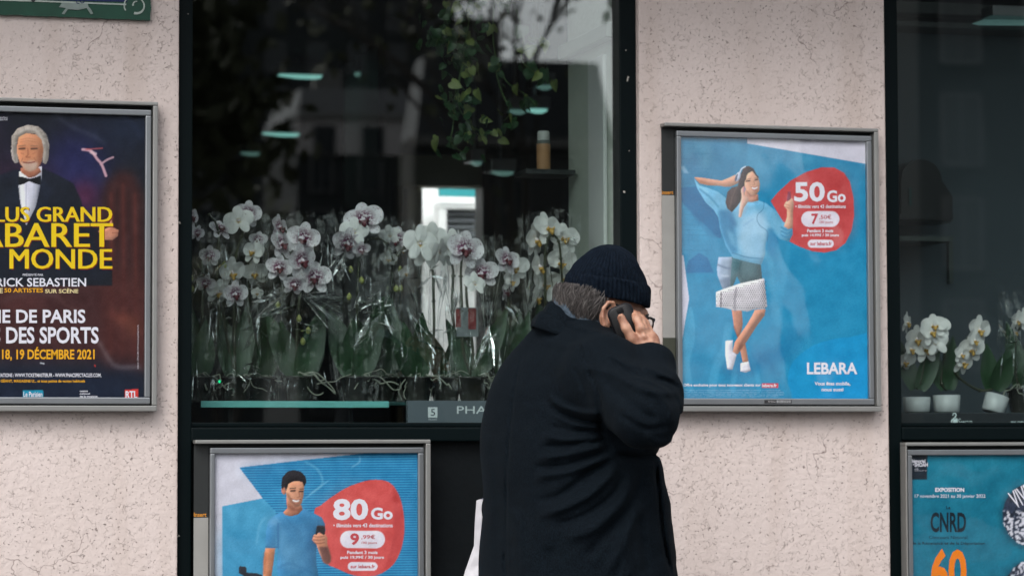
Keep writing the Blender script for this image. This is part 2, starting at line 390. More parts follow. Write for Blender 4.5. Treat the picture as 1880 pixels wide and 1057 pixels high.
# ------------------------------------------------------------------ street, opposite side (seen in the glass)
def struct(name, boxes, m):
    mb = MB()
    for b in boxes: mb.box(*b)
    return tag(mb.build(name, m), kind='structure')
m_pave = mat('pavement_asphalt', (.12,.12,.12), .85, vscale=8, bump=.3)
struct('ground', [(-900, 900, -1200, 400, -.5, -.16)], mat('ground_grey', (.10,.10,.095), .9, vscale=.2))
struct('pavement', [(-300, 300, -3.4, .0, -.16, 0)], m_pave)
struct('kerb', [(-300, 300, -3.6, -3.402, -.16, -.004)], mat('kerb_stone', (.3,.29,.27), .8))
struct('road', [(-300, 300, -18, -3.602, -.16, -.13)], mat('asphalt', (.05,.05,.052), .85, vscale=6, bump=.3))
struct('far_pavement', [(-300, 300, -90, -18.002, -.16, 0)], m_pave)
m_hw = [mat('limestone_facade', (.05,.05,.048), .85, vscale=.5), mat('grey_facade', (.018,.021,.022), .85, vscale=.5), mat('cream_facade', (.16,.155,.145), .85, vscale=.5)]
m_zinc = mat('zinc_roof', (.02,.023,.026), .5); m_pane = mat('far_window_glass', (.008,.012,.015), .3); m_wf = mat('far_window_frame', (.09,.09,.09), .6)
wm = None
def winmesh():
    mb = MB(); mb.cur = 0; mb.box(-.55,.55,.0,.06,-1.0,1.0); mb.cur = 1
    mb.box(-.68,-.55,-.05,.10,-1.1,1.1); mb.box(.55,.68,-.05,.10,-1.1,1.1); mb.box(-.55,.55,-.05,.10,1.0,1.1); mb.box(-.62,.62,-.05,.14,-1.1,-1.0); mb.box(-.03,.03,.0,.09,-1,1)
    o = mb.build('window', [m_pane, m_wf]); me = o.data; bpy.data.objects.remove(o); return me
wme = winmesh()
def building(label, x0, x1, y, h, m, storey=3.1, roof=3.2, dp=11):
    t = thing('apartment_building', label, 'building', (x0, y, 0), 'buildings across the street')
    MB().box(x0, x1, y-dp, y, 0, h).build('wall', m, t)
    mb = MB(); mb.add([(x0,y+.3,h),(x1,y+.3,h),(x1,y-dp,h),(x0,y-dp,h),(x0+.5,y-dp*.13,h+roof),(x1-.5,y-dp*.13,h+roof),(x1-.5,y-dp*.87,h+roof),(x0+.5,y-dp*.87,h+roof)],
        [(0,1,5,4),(1,2,6,5),(2,3,7,6),(3,0,4,7),(4,5,6,7),(3,2,1,0)])
    rf = mb.build('roof', m_zinc, t)
    MB().box(x0+2, x0+3.6, y-dp*.55, y-dp*.55+1, h+roof-.5, h+roof+1.6).build('chimney', m_hw[2], rf)
    MB().box(x0-.05, x1+.05, y, y+.45, h-.35, h-.01).build('cornice', m_hw[2], t)
    n = max(1, int((x1-x0)/2.6)); z = 4.9
    while z < h-1.2:
        for i in range(n):
            o = link('window', wme, None, t, ((x0+(i+.5)*(x1-x0)/n), y+.02, z))
        z += storey
    return t
def mir(px, py, Y):   # a point seen in the shop glass, Y metres beyond it
    p = P(px, py, Y); return Vector((p.x, .106-p.y, p.z))
Ya = 92
xs = [mir(q, 400, Ya).x for q in (100, 555, 800, 1150)]
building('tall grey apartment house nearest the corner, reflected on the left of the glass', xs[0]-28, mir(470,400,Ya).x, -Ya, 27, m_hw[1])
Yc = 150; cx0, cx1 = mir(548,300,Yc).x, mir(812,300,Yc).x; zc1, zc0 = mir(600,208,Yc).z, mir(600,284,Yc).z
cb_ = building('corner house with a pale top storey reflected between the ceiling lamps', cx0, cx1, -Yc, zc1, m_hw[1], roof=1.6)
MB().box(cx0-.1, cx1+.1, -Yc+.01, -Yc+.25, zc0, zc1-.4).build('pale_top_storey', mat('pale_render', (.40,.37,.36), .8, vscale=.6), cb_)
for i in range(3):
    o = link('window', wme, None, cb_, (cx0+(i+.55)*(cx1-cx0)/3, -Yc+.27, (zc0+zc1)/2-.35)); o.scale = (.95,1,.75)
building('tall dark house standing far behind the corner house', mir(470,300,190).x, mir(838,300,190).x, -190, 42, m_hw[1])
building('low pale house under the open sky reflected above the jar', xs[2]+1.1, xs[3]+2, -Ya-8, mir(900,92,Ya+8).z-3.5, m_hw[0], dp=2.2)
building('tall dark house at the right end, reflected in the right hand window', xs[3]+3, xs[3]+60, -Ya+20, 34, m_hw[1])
# trees of the avenue
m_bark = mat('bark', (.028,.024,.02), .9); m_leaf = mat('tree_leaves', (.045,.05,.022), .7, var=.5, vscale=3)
def tree(label, base, h, seed, nleaf, spread=.55, lr=.16, first=.35, tr=.022):
    rnd = random.Random(seed); t = thing('street_tree', label, 'tree', base, 'trees along the street')
    mb = MB(); tips = []
    def grow(p, d, L, r, lev):
        pts = [p]; q = p.copy(); dd = d.copy()
        for i in range(4):
            dd = (dd+Vector((rnd.uniform(-.18,.18), rnd.uniform(-.18,.18), rnd.uniform(-.05,.14)))).normalized(); q = q+dd*L/4; pts.append(q.copy())
        mb.tube(pts, [r*(1-.5*i/4) for i in range(5)], 6 if lev < 2 else 4, caps=False)
        if lev >= 4: tips.append(q); return
        if lev >= 3: tips.append(q)
        for k in range(3 if lev < 4 else 2):
            s = pts[rnd.randint(2, 4)]
            nd = (dd+Vector((rnd.uniform(-1,1), rnd.uniform(-1,1), rnd.uniform(-.3,.7)))*spread*1.5).normalized()
            grow(s, nd, L*rnd.uniform(.6,.82), r*.55, lev+1)
    grow(Vector(base), Vector((0,0,1)), h*first, h*tr, 0)
    mb.build('trunk', m_bark, t)
    lb = MB()
    for i in range(nleaf):
        c = rnd.choice(tips)+Vector([rnd.gauss(0, .45) for _ in range(3)])
        a = Vector([rnd.uniform(-1,1) for _ in range(3)]).normalized(); b = a.orthogonal().normalized(); s = lr*rnd.uniform(.6,1.3)
        lb.add([c-a*s, c+b*s*.6, c+a*s, c-b*s*.6], [(0,1,2,3)])
    lb.build('crown', m_leaf, t)
def mbase(px, Y): v = mir(px, 800, Y); v.z = -.1; return v
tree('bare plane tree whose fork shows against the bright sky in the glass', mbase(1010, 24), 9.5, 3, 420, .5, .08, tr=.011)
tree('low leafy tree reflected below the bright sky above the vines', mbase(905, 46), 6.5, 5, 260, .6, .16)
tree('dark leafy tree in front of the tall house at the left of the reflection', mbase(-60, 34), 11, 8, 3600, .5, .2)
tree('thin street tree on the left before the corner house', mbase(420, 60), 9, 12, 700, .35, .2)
# ------------------------------------------------------------------ printed posters
def gblur(a, s):
    if s <= .3: return a
    r = int(3*s)+1; k = np.exp(-.5*(np.arange(-r, r+1)/s)**2); k /= k.sum()
    for ax in (0, 1):
        pad = [(0,0)]*a.ndim; pad[ax] = (r, r); b = np.pad(a, pad, mode='edge'); o = np.zeros_like(a)
        for i, kv in enumerate(k):
            sl_ = [slice(None)]*a.ndim; sl_[ax] = slice(i, i+a.shape[ax]); o += kv*b[tuple(sl_)]
        a = o
    return a
class Canvas:
    vol = 0
    def __init__(s, x0, y0, x1, y1, col, k=2.0):
        s.x0, s.y0, s.x1, s.y1, s.k = x0, y0, x1, y1, k
        s.W, s.H = int((x1-x0)*k), int((y1-y0)*k)
        s.a = np.ones((s.H, s.W, 3))*np.array(col, float)/255
        s.X, s.Y = np.meshgrid(x0+(np.arange(s.W)+.5)/k, y0+(np.arange(s.H)+.5)/k)
        s.T = lambda x, y: (x, y)
    def win(s, q, pad):
        x0 = int(np.clip((q[:,0].min()-s.x0)*s.k-pad, 0, s.W-1)); x1 = int(np.clip((q[:,0].max()-s.x0)*s.k+pad+2, 1, s.W))
        y0 = int(np.clip((q[:,1].min()-s.y0)*s.k-pad, 0, s.H-1)); y1 = int(np.clip((q[:,1].max()-s.y0)*s.k+pad+2, 1, s.H))
        return slice(y0, max(y1, y0+1)), slice(x0, max(x1, x0+1))
    def mask(s, pts, blur=0, full=True):
        q = np.array([s.T(x, y) for x, y in pts]); bl = max(.45, blur*s.k)
        w_ = s.win(q, 3*bl+3); X, Y = s.X[w_], s.Y[w_]; m = np.zeros(X.shape, bool)
        for i in range(len(q)):
            xa, ya = q[i]; xb, yb = q[(i+1) % len(q)]
            if ya == yb: continue
            m ^= ((ya > Y) != (yb > Y)) & (X < (xb-xa)*(Y-ya)/(yb-ya)+xa)
        m = gblur(m.astype(float), bl)
        if not full: return m, w_
        o = np.zeros((s.H, s.W)); o[w_] = m; return o
    def put(s, m, col, al=1, w_=None):
        w_ = w_ or (slice(None), slice(None))
        m = (m*al)[..., None]; s.a[w_] = s.a[w_]*(1-m)+m*np.array(col, float)/255
    def poly(s, pts, col, al=1, blur=0, sm=False):
        if sm: pts = catmull(pts, 6, True)
        m, w_ = s.mask(pts, blur, False); s.put(m, col, al, w_)
        if s.vol and al == 1 and m.sum() > 30:      # photographic modelling of the printed figure
            r_ = min(max(.13*math.sqrt(m.sum()), 1.2), 16); b_ = gblur(m, r_); gy, gx = np.gradient(b_); v = (gx*.75+gy*.65)*r_*1.9
            rs_ = gblur(np.random.RandomState(int(m.sum()) % 9999).randn(*m.shape), max(1.5, r_*.5)); rs_ /= rs_.std()+1e-9
            s.a[w_] = np.clip(s.a[w_]*(1+(m*(v*s.vol+rs_*.045*s.vol))[..., None]*np.array((1,.95,.92))), 0, 1)
    def line(s, pts, w_, col, al=1, blur=0, sm=True):
        if sm and len(pts) > 2: pts = catmull(pts, 5)
        q = np.array([s.T(x, y) for x, y in pts]); wd = s.win(q, (w_+3*blur)*s.k+3); X, Y = s.X[wd], s.Y[wd]; d = np.full(X.shape, 1e9)
        for i in range(len(q)-1):
            a, b = q[i], q[i+1]; ab = b-a; L2 = max(1e-9, ab@ab)
            t = np.clip(((X-a[0])*ab[0]+(Y-a[1])*ab[1])/L2, 0, 1)
            d = np.minimum(d, np.hypot(X-a[0]-t*ab[0], Y-a[1]-t*ab[1]))
        m = np.clip((w_/2-d)*s.k+.5, 0, 1); s.put(gblur(m, blur*s.k) if blur else m, col, al, wd)
    def ell(s, cx, cy, rx, ry, col, al=1, blur=0, rot=0):
        c, n = math.cos(R(rot)), math.sin(R(rot))
        s.poly([(cx+rx*math.cos(t)*c-ry*math.sin(t)*n, cy+rx*math.cos(t)*n+ry*math.sin(t)*c) for t in np.linspace(0, 2*math.pi, 24)[:-1]], col, al, blur)
    def noise(s, amp, sc, seed=0):
        r = np.random.RandomState(seed).rand(s.H, s.W)-.5; r = gblur(r, sc*s.k) if sc else r; r /= max(1e-6, r.std()); s.a = np.clip(s.a+(r*amp)[..., None], 0, 1)
    def sample(s, px, py):
        u = np.clip((px-s.x0)*s.k-.5, 0, s.W-1.001); v = np.clip((py-s.y0)*s.k-.5, 0, s.H-1.001)
        i, j = u.astype(int), v.astype(int); fu, fv = (u-i)[:, None], (v-j)[:, None]; a = s.a
        return a[j, i]*(1-fu)*(1-fv)+a[j, i+1]*fu*(1-fv)+a[j+1, i]*(1-fu)*fv+a[j+1, i+1]*fu*fv
INK = 1.06
def ink(rgb): # printed colour -> paint
    c = np.clip(rgb, 0, 1); l = np.where(c <= .04045, c/12.92, ((c+.055)/1.055)**2.4); return np.clip(l*INK, 0, .86)
m_print = mat('printed_paper', rough=.45, var=0, attr='print', spec=.3)
def col_ink(r, g, b): return tuple(float(v) for v in ink(np.array((r, g, b))/255.))
def paper(canvas, x0, x1, z0, z1, Y, parent, step=.0022, name='poster'):
    nx, nz = int((x1-x0)/step), int((z1-z0)/step)
    gx, gz = np.meshgrid(np.linspace(x0, x1, nx+1), np.linspace(z0, z1, nz+1))
    wob = .0007*np.sin(gx*9+2*np.sin(gz*6))*np.cos(gz*7+1)
    co = np.stack([gx.ravel(), Y+wob.ravel()*0, gz.ravel()], 1)
    px, py = proj(co); c = ink(canvas.sample(px, py))
    me = bpy.data.meshes.new(name); me.vertices.add(len(co)); me.vertices.foreach_set('co', co.ravel())
    i = np.arange(nx*nz); r, q = i//nx, i % nx; v0 = r*(nx+1)+q
    Fq = np.stack([v0, v0+1, v0+nx+2, v0+nx+1], 1)
    me.loops.add(Fq.size); me.loops.foreach_set('vertex_index', Fq.ravel()); me.polygons.add(len(Fq))
    me.polygons.foreach_set('loop_start', np.arange(len(Fq))*4)
    me.update(calc_edges=True); me.validate()
    at = me.color_attributes.new('print', 'FLOAT_COLOR', 'POINT'); buf = np.ones((len(co), 4), np.float32); buf[:, :3] = c; at.data.foreach_set('color', buf.ravel())
    return link(name, me, m_print, parent)
def inkmat(r, g, b, nm): return mat('ink_'+nm, col_ink(r, g, b), .45, var=0, spec=.3)
m_alu = mat('brushed_aluminium', (.26,.275,.29), .38, .75, var=.12, vscale=12)
m_rail = mat('rail_aluminium', (.27,.27,.26), .45, .55, var=.12, vscale=15)
m_gap = mat('shadow_gap', (.01,.012,.013), .7)
m_cover = glassy('clear_plastic_cover', (.97,.98,.98), ior=1.42, rough=.05, bump=.22, bscale=3.6, dist=.03)
YP = -.018
def case(label, px, strip=None, bottom=True, txt=None, cat='poster case'):
    """px: outer left, top at left, top at right, right, bottom rows in the photo; returns thing and inner rectangle"""
    x0, x1, z1, z0 = px
    t = thing('poster_case', label, cat, (x0, 0, z0), 'poster cases on the shop front')
    mb = MB(); mb.box(x0+.004, x1-.004, -.010, -.0005, z0+.004, z1-.004); mb.build('back_board', m_gap, t)
    rw = .009
    rails = [(x0, x1, z1-rw, z1), (x0, x1, z0, z0+.0135), (x1-rw-.003, x1, z0+.014, z1-rw-.0005)]
    if not strip: rails.append((x0, x0+rw*.45, z0+.014, z1-rw-.0005))
    for b in rails:
        MB().bbox(b[0], b[1], -.040, -.0012, b[2], b[3], .0022).build('frame_rail', m_rail, t)
    xi = x0+(strip+.001 if strip else .010)
    g = .006
    i0, i1, j0, j1 = xi, x1-rw-g, z0+.0135+.004, z1-rw-g-.004
    mw = .014
    for b in ((i0, i1, j1-mw, j1), (i0, i1, j0, j0+mw*1.15), (i0, i0+mw*.85, j0+mw*1.15+.0003, j1-mw-.0003), (i1-mw, i1, j0+mw*1.15+.0003, j1-mw-.0003)):
        MB().bbox(b[0], b[1], -.030, -.0105, b[2], b[3], .0025).build('inner_frame', m_alu, t)
    a = (i0+mw*.85, i1-mw, j0+mw*1.15, j1-mw)
    MB().box(a[0]+.0005, a[1]-.0005, -.0245, -.0230, a[2]+.0005, a[3]-.0005).build('clear_cover', m_cover, t)
    # maker's plate on the bottom rail
    cx = (a[0]+a[1])/2+.002
    if txt:
        mb = MB(); mb.bbox(cx-.037, cx+.037, -.0312, -.0302, j0+.0035, j0+.0125, .0004); pl = mb.build('maker_plate', mat('plate_black', (.02,.02,.022), .5), t)
        MB().box(cx-.004, cx+.034, -.0316, -.0313, j0+.005, j0+.011).build('plate_field', mat('plate_grey', (.3,.31,.32), .5), pl)
        for q, (s_, u0, u1, cc) in enumerate((('N°Azur', -.027, -.006, mat('plate_letters_light', (.4,.4,.4), .5)), ('0 811 65 49 50', -.001, .031, mat('plate_letters_dark', (.02,.02,.02), .5)))):
            co, F = text_mesh(s_, .02); x_ = (co[:,0]-co[:,0].min())/np.ptp(co[:,0]); y_ = (co[:,1]-co[:,1].min())/np.ptp(co[:,1])
            V = np.stack([cx+u0+(u1-u0)*x_, np.full(len(x_), -.0318), j0+.006+.004*y_], 1); mesh_obj('lettering', V, F, cc, pl)
    return t, a
def strip_panel(t, x0, w_, zs, Y=-.012):
    for (za, zb, c) in zs:
        MB().box(x0+.001, x0+.001+w_, Y, Y+.0015, za, zb).build('side_panel', c, t)
def letters(parent, items, m, Y=None, T=None, name='lettering'):
    mb = MB()
    for it in items: lettering(mb, *it[:5], Y=(YP-.0006 if Y is None else Y), bold=it[5] if len(it) > 5 else 0, rot=it[6] if len(it) > 6 else 0, T=T)
    return mb.build(name, m, parent)
m_strip_d = mat('side_panel_black', (.012,.014,.014), .5); m_strip_l = mat('side_panel_grey', (.27,.265,.25), .55); m_strip_g = mat('side_panel_dark_grey', (.035,.038,.025), .5)
WHT = inkmat(225,222,232,'white')

# ---- 1 mobile poster with the dancing woman
x0, x1, z1, z0 = P(1211,240,0).x, P(1605,500,0).x, P(1400,233.5,0).z, P(1430,755.5,0).z
t, a = case('blue phone offer poster case with 50 Go drop and dancing woman in pale sweater', (x0, x1, z1, z0), .0350, txt=True)
zq = P(1224,359,0).z; zr = P(1224,620,0).z
strip_panel(t, x0, .0335, [(zq, z1-.0125, m_strip_d), (zr, zq-.0005, m_strip_l), (z0+.0187, zr-.0005, m_strip_g)])
mb = MB(); lettering(mb, 'insert', 1215, 350, 1236, 357, -.0125, .02); mb.build('lettering', mat('orange_ink', (.55,.22,.02), .5), t)
C = Canvas(1238, 240, 1596, 748, (26,134,178), 2.6)
c2 = lambda X, Y: (1190+X/3.645, 210+Y/3.645); c3 = lambda X, Y: (1190+X/3.523, 480+Y/3.523)
c4 = lambda X, Y: (1300+X/5.561, 290+Y/5.561)
C.T = c2
C.poly([(150,80),(1500,80),(1500,480),(800,480),(150,430)], (62,140,180), .75, 22)
C.poly([(200,100),(665,150),(662,440),(400,470),(200,490)], (48,124,165), .8, 2)
C.ell(340,270,90,110,(80,145,175),.5,5); C.ell(310,330,45,90,(35,105,150),.5,5)
C.ell(600,230,60,60,(85,160,195),.5,8); C.ell(1040,290,60,55,(90,165,198),.5,6,20); C.ell(1050,280,25,20,(60,140,180),.6,3); C.ell(720,330,110,60,(95,165,200),.45,12)
C.poly([(190,492),(345,480),(470,640),(490,830),(400,812),(190,540)], (12,98,150), .85, 1)
C.poly([(190,560),(470,830),(480,900),(560,980),(560,1060),(240,1060),(200,800)], (48,138,182), .7, 2)
C.poly([(250,1060),(270,980),(340,925),(400,960),(440,1060)], (20,105,160), .8, 1)
for j in range(26):   # printed brick joints
    yy = 160+j*34; C.line([(200,yy),(470-60*(j % 3),yy+3)], .45, (20,90,135), .5, 0, False)
    for i in range(6):
        xx = 215+i*60+(30 if j % 2 else 0)
        if xx < 460: C.line([(xx,yy),(xx,yy+34)], .35, (20,90,135), .35, 0, False)
C.poly([(665,110),(1520,110),(1520,345),(1436,328),(662,195)], (212,208,222), 1)
C.poly([(180,700),(200,770),(245,1060),(180,1060)], (205,203,220))
C.T = c3
C.poly([(150,-40),(228,-40),(265,240),(198,640),(150,640)], (205,203,220))
C.poly([(205,620),(265,300),(300,380),(300,520),(270,650),(290,830),(240,830),(200,760)], (70,160,200), .65, 1, True)
C.line([(870,-300),(880,-100),(860,100),(830,260),(850,370),(920,480),(980,620)], 22, (70,155,195), .38, 2)
C.line([(760,-100),(800,60),(790,180)], 12, (90,170,205), .3, 2)
C.line([(520,420),(500,560),(440,680),(410,830)], 16, (80,165,205), .45, 1.5)
C.line([(560,700),(545,830)], 10, (80,165,205), .5, 1); C.line([(650,600),(700,700),(720,830)], 9, (80,165,205), .5, 1)
C.poly([(900,380),(1010,520),(960,640),(870,500)], (18,112,160), .5, 6)
C.poly([(905,760),(935,650),(1040,558),(1150,512),(1300,488),(1500,500),(1500,1000),(1000,1000),(925,850)], (10,142,200), .75, .5, True)
C.poly([(1150,800),(1500,560),(1500,1000),(1000,1000)], (20,150,215), .5, 8)
C.poly([(925,620),(1100,520),(1200,800),(980,900)], (30,155,205), .3, 8)
C.poly([(560,600),(900,520),(930,620),(700,720),(500,720)], (12,100,150), .5, 9)
# legs, jeans, skirt, shoes
C.vol = .38
C.poly([(540,312),(605,312),(612,400),(606,440),(582,500),(556,430)], (178,118,96), 1, 0)
C.poly([(585,480),(625,510),(650,650),(612,650),(592,560)], (185,128,104))
C.poly([(690,312),(760,306),(752,350),(705,412),(645,505),(600,570),(578,600),(545,585),(560,520),(640,405),(672,350)], (190,132,108))
C.line([(735,340),(690,400),(620,500),(585,570)], 4, (90,60,60), .45, 1.5)
C.line([(555,420),(580,480)], 3, (120,70,60), .5, 1)
C.poly([(500,512),(548,508),(545,580),(572,602),(545,700),(512,695),(498,600)], (222,218,230), 1, 0)
C.poly([(598,655),(650,645),(663,705),(630,717),(596,708)], (222,218,230)); C.line([(512,690),(545,697)],2,(120,120,140),.5,.5); C.line([(600,712),(660,706)],2,(120,120,140),.5,.5)
C.poly([(455,-30),(545,-30),(538,60),(530,165),(482,178),(448,90),(445,40)], (150,168,192), 1, 0)
C.line([(450,20),(500,40),(530,45)], 3, (90,110,140), .6, .8); C.line([(470,90),(520,95)], 3, (200,210,225), .6, 1); C.poly([(455,120),(530,100),(530,170),(482,178)], (90,105,130), .5, 2)
C.poly([(543,-40),(725,-20),(738,112),(600,148),(574,96),(548,160),(530,160)], (64,98,108)); C.line([(600,0),(590,80),(620,120)], 3, (45,75,85), .6, 1)
C.poly([(437,198),(480,180),(600,140),(750,108),(760,200),(770,290),(742,310),(700,305),(640,323),(600,316),(560,318),(500,300),(440,292)], (214,208,215))
for i in range(24):
    for j in range(15):
        X, Y_ = 445+i*14+(7 if j % 2 else 0), 115+j*14+ (0)
        lo = 198-(X-437)*.29+6; hi = 292+ (X-437)*.05
        if lo+4 < Y_ < hi and X < 762: C.ell(X, Y_, 3.6, 3.6, (50,48,60), .85)
C.line([(472,200),(470,295)], 2, (60,55,65), .8, .4); C.line([(570,170),(560,250),(562,318)], 4, (120,115,125), .6, 1)
C.vol = 0; C.T = c2
C.poly([(820,580),(868,522),(955,442),(1060,385),(1160,355),(1245,356),(1310,392),(1350,452),(1374,560),(1378,680),(1360,780),(1320,860),(1258,908),(1180,925),(1100,916),(1010,884),(935,845),(900,715)], (196,72,74), 1)
C.poly([(1150,420),(1310,390),(1378,600),(1370,800),(1230,900),(1180,700)], (186,66,68), .5, 10)
for (u0,v0,u1,v1,r_) in ((1024,648,1280,753,10),(1068,838,1242,892,8)):
    h_ = (v1-v0)/2; pts = [(u0+h_-h_*math.sin(q),(v0+v1)/2-h_*math.cos(q)) for q in np.linspace(0,math.pi,14)][::-1]+[(u1-h_+h_*math.sin(q),(v0+v1)/2-h_*math.cos(q)) for q in np.linspace(0,math.pi,14)]
    C.poly(pts, (224,216,228))
# sweater
C.vol = .38
C.poly([(305,424),(345,478),(400,492),(470,520),(520,560),(600,600),(640,580),(735,575),(790,595),(860,650),(905,720),(965,745),(968,800),(945,852),(880,835),(820,770),(790,850),(782,940),(758,1006),(660,985),(568,960),(520,880),(480,760),(470,690),(440,640),(385,590),(330,500)], (104,172,208))
C.poly([(470,640),(520,640),(560,700),(590,800),(600,930),(560,940),(500,820),(475,730)], (28,112,160), .8, 3)
C.poly([(520,640),(560,650),(600,760),(560,740)], (20,90,140), .7, 3); C.poly([(520,760),(570,800),(590,900),(550,860)], (130,190,220), .6, 3)
C.poly([(620,690),(780,640),(800,780),(780,960),(640,960),(600,860)], (158,196,222), .8, 5)
C.poly([(820,640),(900,720),(905,800),(860,800),(830,720)], (120,180,212), .7, 3); C.poly([(800,760),(830,760),(880,835),(830,960),(785,900)], (20,120,170), .6, 2)
C.line([(345,500),(420,560),(470,620)], 3, (30,110,155), .6, 1); C.line([(330,470),(400,520)], 4, (140,200,225), .6, 1); C.line([(640,745),(700,700)],3,(110,160,200),.5,1)
for yy in (765,790,815): C.line([(890,yy-10),(930,yy+8),(965,yy-12)], 2.2, (60,130,175), .8, .5)
C.line([(565,925),(660,955),(765,965)], 1.6, (50,110,150), .8, .4); C.line([(620,620),(640,590),(735,590)], 1.5, (90,140,175), .7, .4)
C.poly([(600,560),(660,575),(655,640),(615,690),(600,690)], (200,176,190), .4, 3)
# arm, hair, face
C.poly([(306,420),(360,424),(490,444),(540,425),(580,405),(620,430),(600,462),(560,482),(520,486),(480,478),(400,474),(345,462)], (205,150,125)); C.poly([(308,422),(400,460),(480,474),(400,476),(345,462)], (175,110,80), .7, 1)
C.poly([(640,352),(672,346),(704,362),(722,395),(700,400),(655,440),(640,520),(630,560),(600,610),(560,655),(530,630),(518,590),(530,520),(560,490),(600,480),(612,420)], (58,44,46), 1, 0)
C.poly([(545,500),(600,480),(600,560),(550,620),(525,590)], (92,72,70), .6, 3); C.line([(600,470),(560,560),(545,630)], 2, (120,98,92), .5, .8)
C.poly([(668,395),(700,378),(722,400),(738,425),(748,465),(743,512),(722,540),(690,545),(660,520),(645,480),(648,430)], (212,158,132))
C.poly([(650,500),(690,545),(735,535),(738,578),(690,588),(640,578)], (196,140,120)); C.poly([(655,505),(690,540),(725,538),(720,552),(680,552)], (140,88,72), .6, 1)
C.line([(655,448),(680,444)], 2.4, (40,25,25), .9, .3); C.line([(715,440),(733,436)], 2.2, (40,25,25), .85, .3); C.line([(650,438),(684,430)], 1, (60,40,35), .8); C.line([(714,428),(735,427)], 1, (60,40,35), .8)
C.poly([(692,488),(715,490),(735,480),(730,498),(712,505),(698,500)], (235,225,228)); C.line([(690,486),(715,489),(737,479)], 1, (150,60,60), .9); C.line([(697,502),(712,508),(730,500)], 1.2, (165,70,70), .9); C.line([(706,445),(712,470),(700,474)], .9, (150,95,75), .7, .3)
C.poly([(660,392),(655,440),(640,430),(645,380)], (50,38,40)); C.line([(700,378),(735,420)], 2.5, (50,38,40), 1)
C.line([(612,392),(625,365),(650,350)], 2.4, (200,212,228)); C.ell(600,418,17,32,(176,186,210),1,0,18); C.ell(590,424,8,26,(70,80,105),.9,0,18); C.ell(604,412,6,20,(206,210,228),.8,.4,18)
C.poly([(640,480),(650,540),(672,560),(668,585),(640,625),(622,690),(606,686),(612,610),(624,560),(622,500)], (218,170,152)); C.ell(640,500,7,22,(196,130,150),.8,.4,5)
C.poly([(912,600),(930,575),(935,560),(968,565),(975,600),(968,660),(968,760),(938,768),(908,748),(928,690),(930,640),(908,612)], (212,158,134)); C.line([(915,600),(945,610)],1,(150,90,80),.7); C.line([(915,618),(948,630)],1,(150,90,80),.7)
C.poly([(935,520),(952,512),(955,566),(930,585),(928,560)], (150,70,90)); C.line([(937,518),(934,570)], 1, (60,30,50), .8)
C.line([(773,583),(775,610),(765,640),(735,668),(728,700),(745,740),(790,775),(800,800),(797,850)], .9, (35,95,140), .9)
C.poly([(215,350),(240,345),(275,395),(240,395)], (190,205,225), .5, 1.2)
C.vol = 0; C.T = lambda x, y: (x, y); C.poly([(1398,707),(1432,702),(1432,711),(1398,712)] and [(1398.5,703),(1429,703),(1429,711.5),(1398.5,711.5)], (214,70,88))
C.noise(.012, .5, 3); C.noise(.014, 6, 4)
po = paper(C, a[0], a[1], a[2], a[3], YP, t, .0014)
letters(po, [('50',977,452,1182,585,.03),('Go',1197,508,1322,588,.03),('• illimités vers 43 destinations',985,604,1322,628,.02),('Pendant 3 mois',1064,767,1238,790,.03),('puis 14,99€ / 30 jours',1028,797,1276,822,.03)], WHT, T=c2)
letters(po, [('7',1092,664,1138,735,.03),(',50€',1144,672,1226,704,.01),('/30 jours',1144,712,1236,734,.01),('sur lebara.fr',1085,852,1228,876,.02)], inkmat(190,70,80,'red'), T=c2)
letters(po, [('LEBARA',1027,652,1353,728,.028),('Vous êtes mobile,',1076,776,1308,804,.03),('nous aussi',1122,816,1262,838,.03),('Offre exclusive pour tous nouveaux clients sur',228,788,728,812,.03),('lebara.fr',738,790,832,810,.03)], WHT, T=c3)
letters(po, [('Offre valable en France métropolitaine, voir conditions et tarifs détaillés sur lebara.fr et en point de vente.',228,826,858,838,.0),('Appels et SMS depuis la France vers les destinations incluses, usage personnel, hors numéros spéciaux.',228,840,880,852,.0),('Internet mobile en France métropolitaine, débit réduit au-delà, carte SIM requise, sans engagement.',228,854,878,866,.0),('Rechargement à utiliser sous trente jours, selon disponibilité du réseau.',228,867,850,877,0),('Détails en boutique.',228,879,440,889,0)], inkmat(150,195,222,'pale_blue'), T=c3)

# ---- 2 mobile poster with the smiling man
x0, x1, z1, z0 = P(354,815,0).x, P(784,900,0).x, P(560,807,0).z, P(560,1330,0).z
t, a = case('blue striped phone offer poster case with 80 Go drop, low under the orchids', (x0, x1, z1, z0), .0370, txt=True)
zq = P(366,949,0).z
strip_panel(t, x0, .0355, [(zq, z1-.0125, m_strip_d), (z0+.0187, zq-.0005, m_strip_l)])
mb = MB(); lettering(mb, 'Insert', 356, 940, 379, 948, -.0125, .02); mb.build('lettering', mat('orange_ink'), t)
C = Canvas(382, 820, 776, 1330, (206,203,216), 1.8)
c7 = lambda X, Y: (330+X/3.547, 780+Y/3.547); C.T = c7
m = C.mask([(388,275),(760,232),(1340,166),(1620,140),(1620,2000),(640,2000),(620,560),(540,475)])
stripe = .5+.5*np.sin((C.Y+ .008*(C.X-580))*2*math.pi/4.62)
colS = np.array((22,98,150))[None,None]*(1-stripe[...,None])+np.array((66,158,202))[None,None]*stripe[...,None]
C.a = C.a*(1-m[...,None])+m[...,None]*colS/255
C.poly([(278,527),(540,475),(625,560),(660,1000),(660,2000),(278,2000)], (70,152,192)); C.poly([(278,700),(660,700),(660,2000),(278,2000)], (50,136,180), .6, 20)
C.poly([(388,275),(700,240),(900,230),(800,330),(560,420)], (40,120,170), .3, 8)
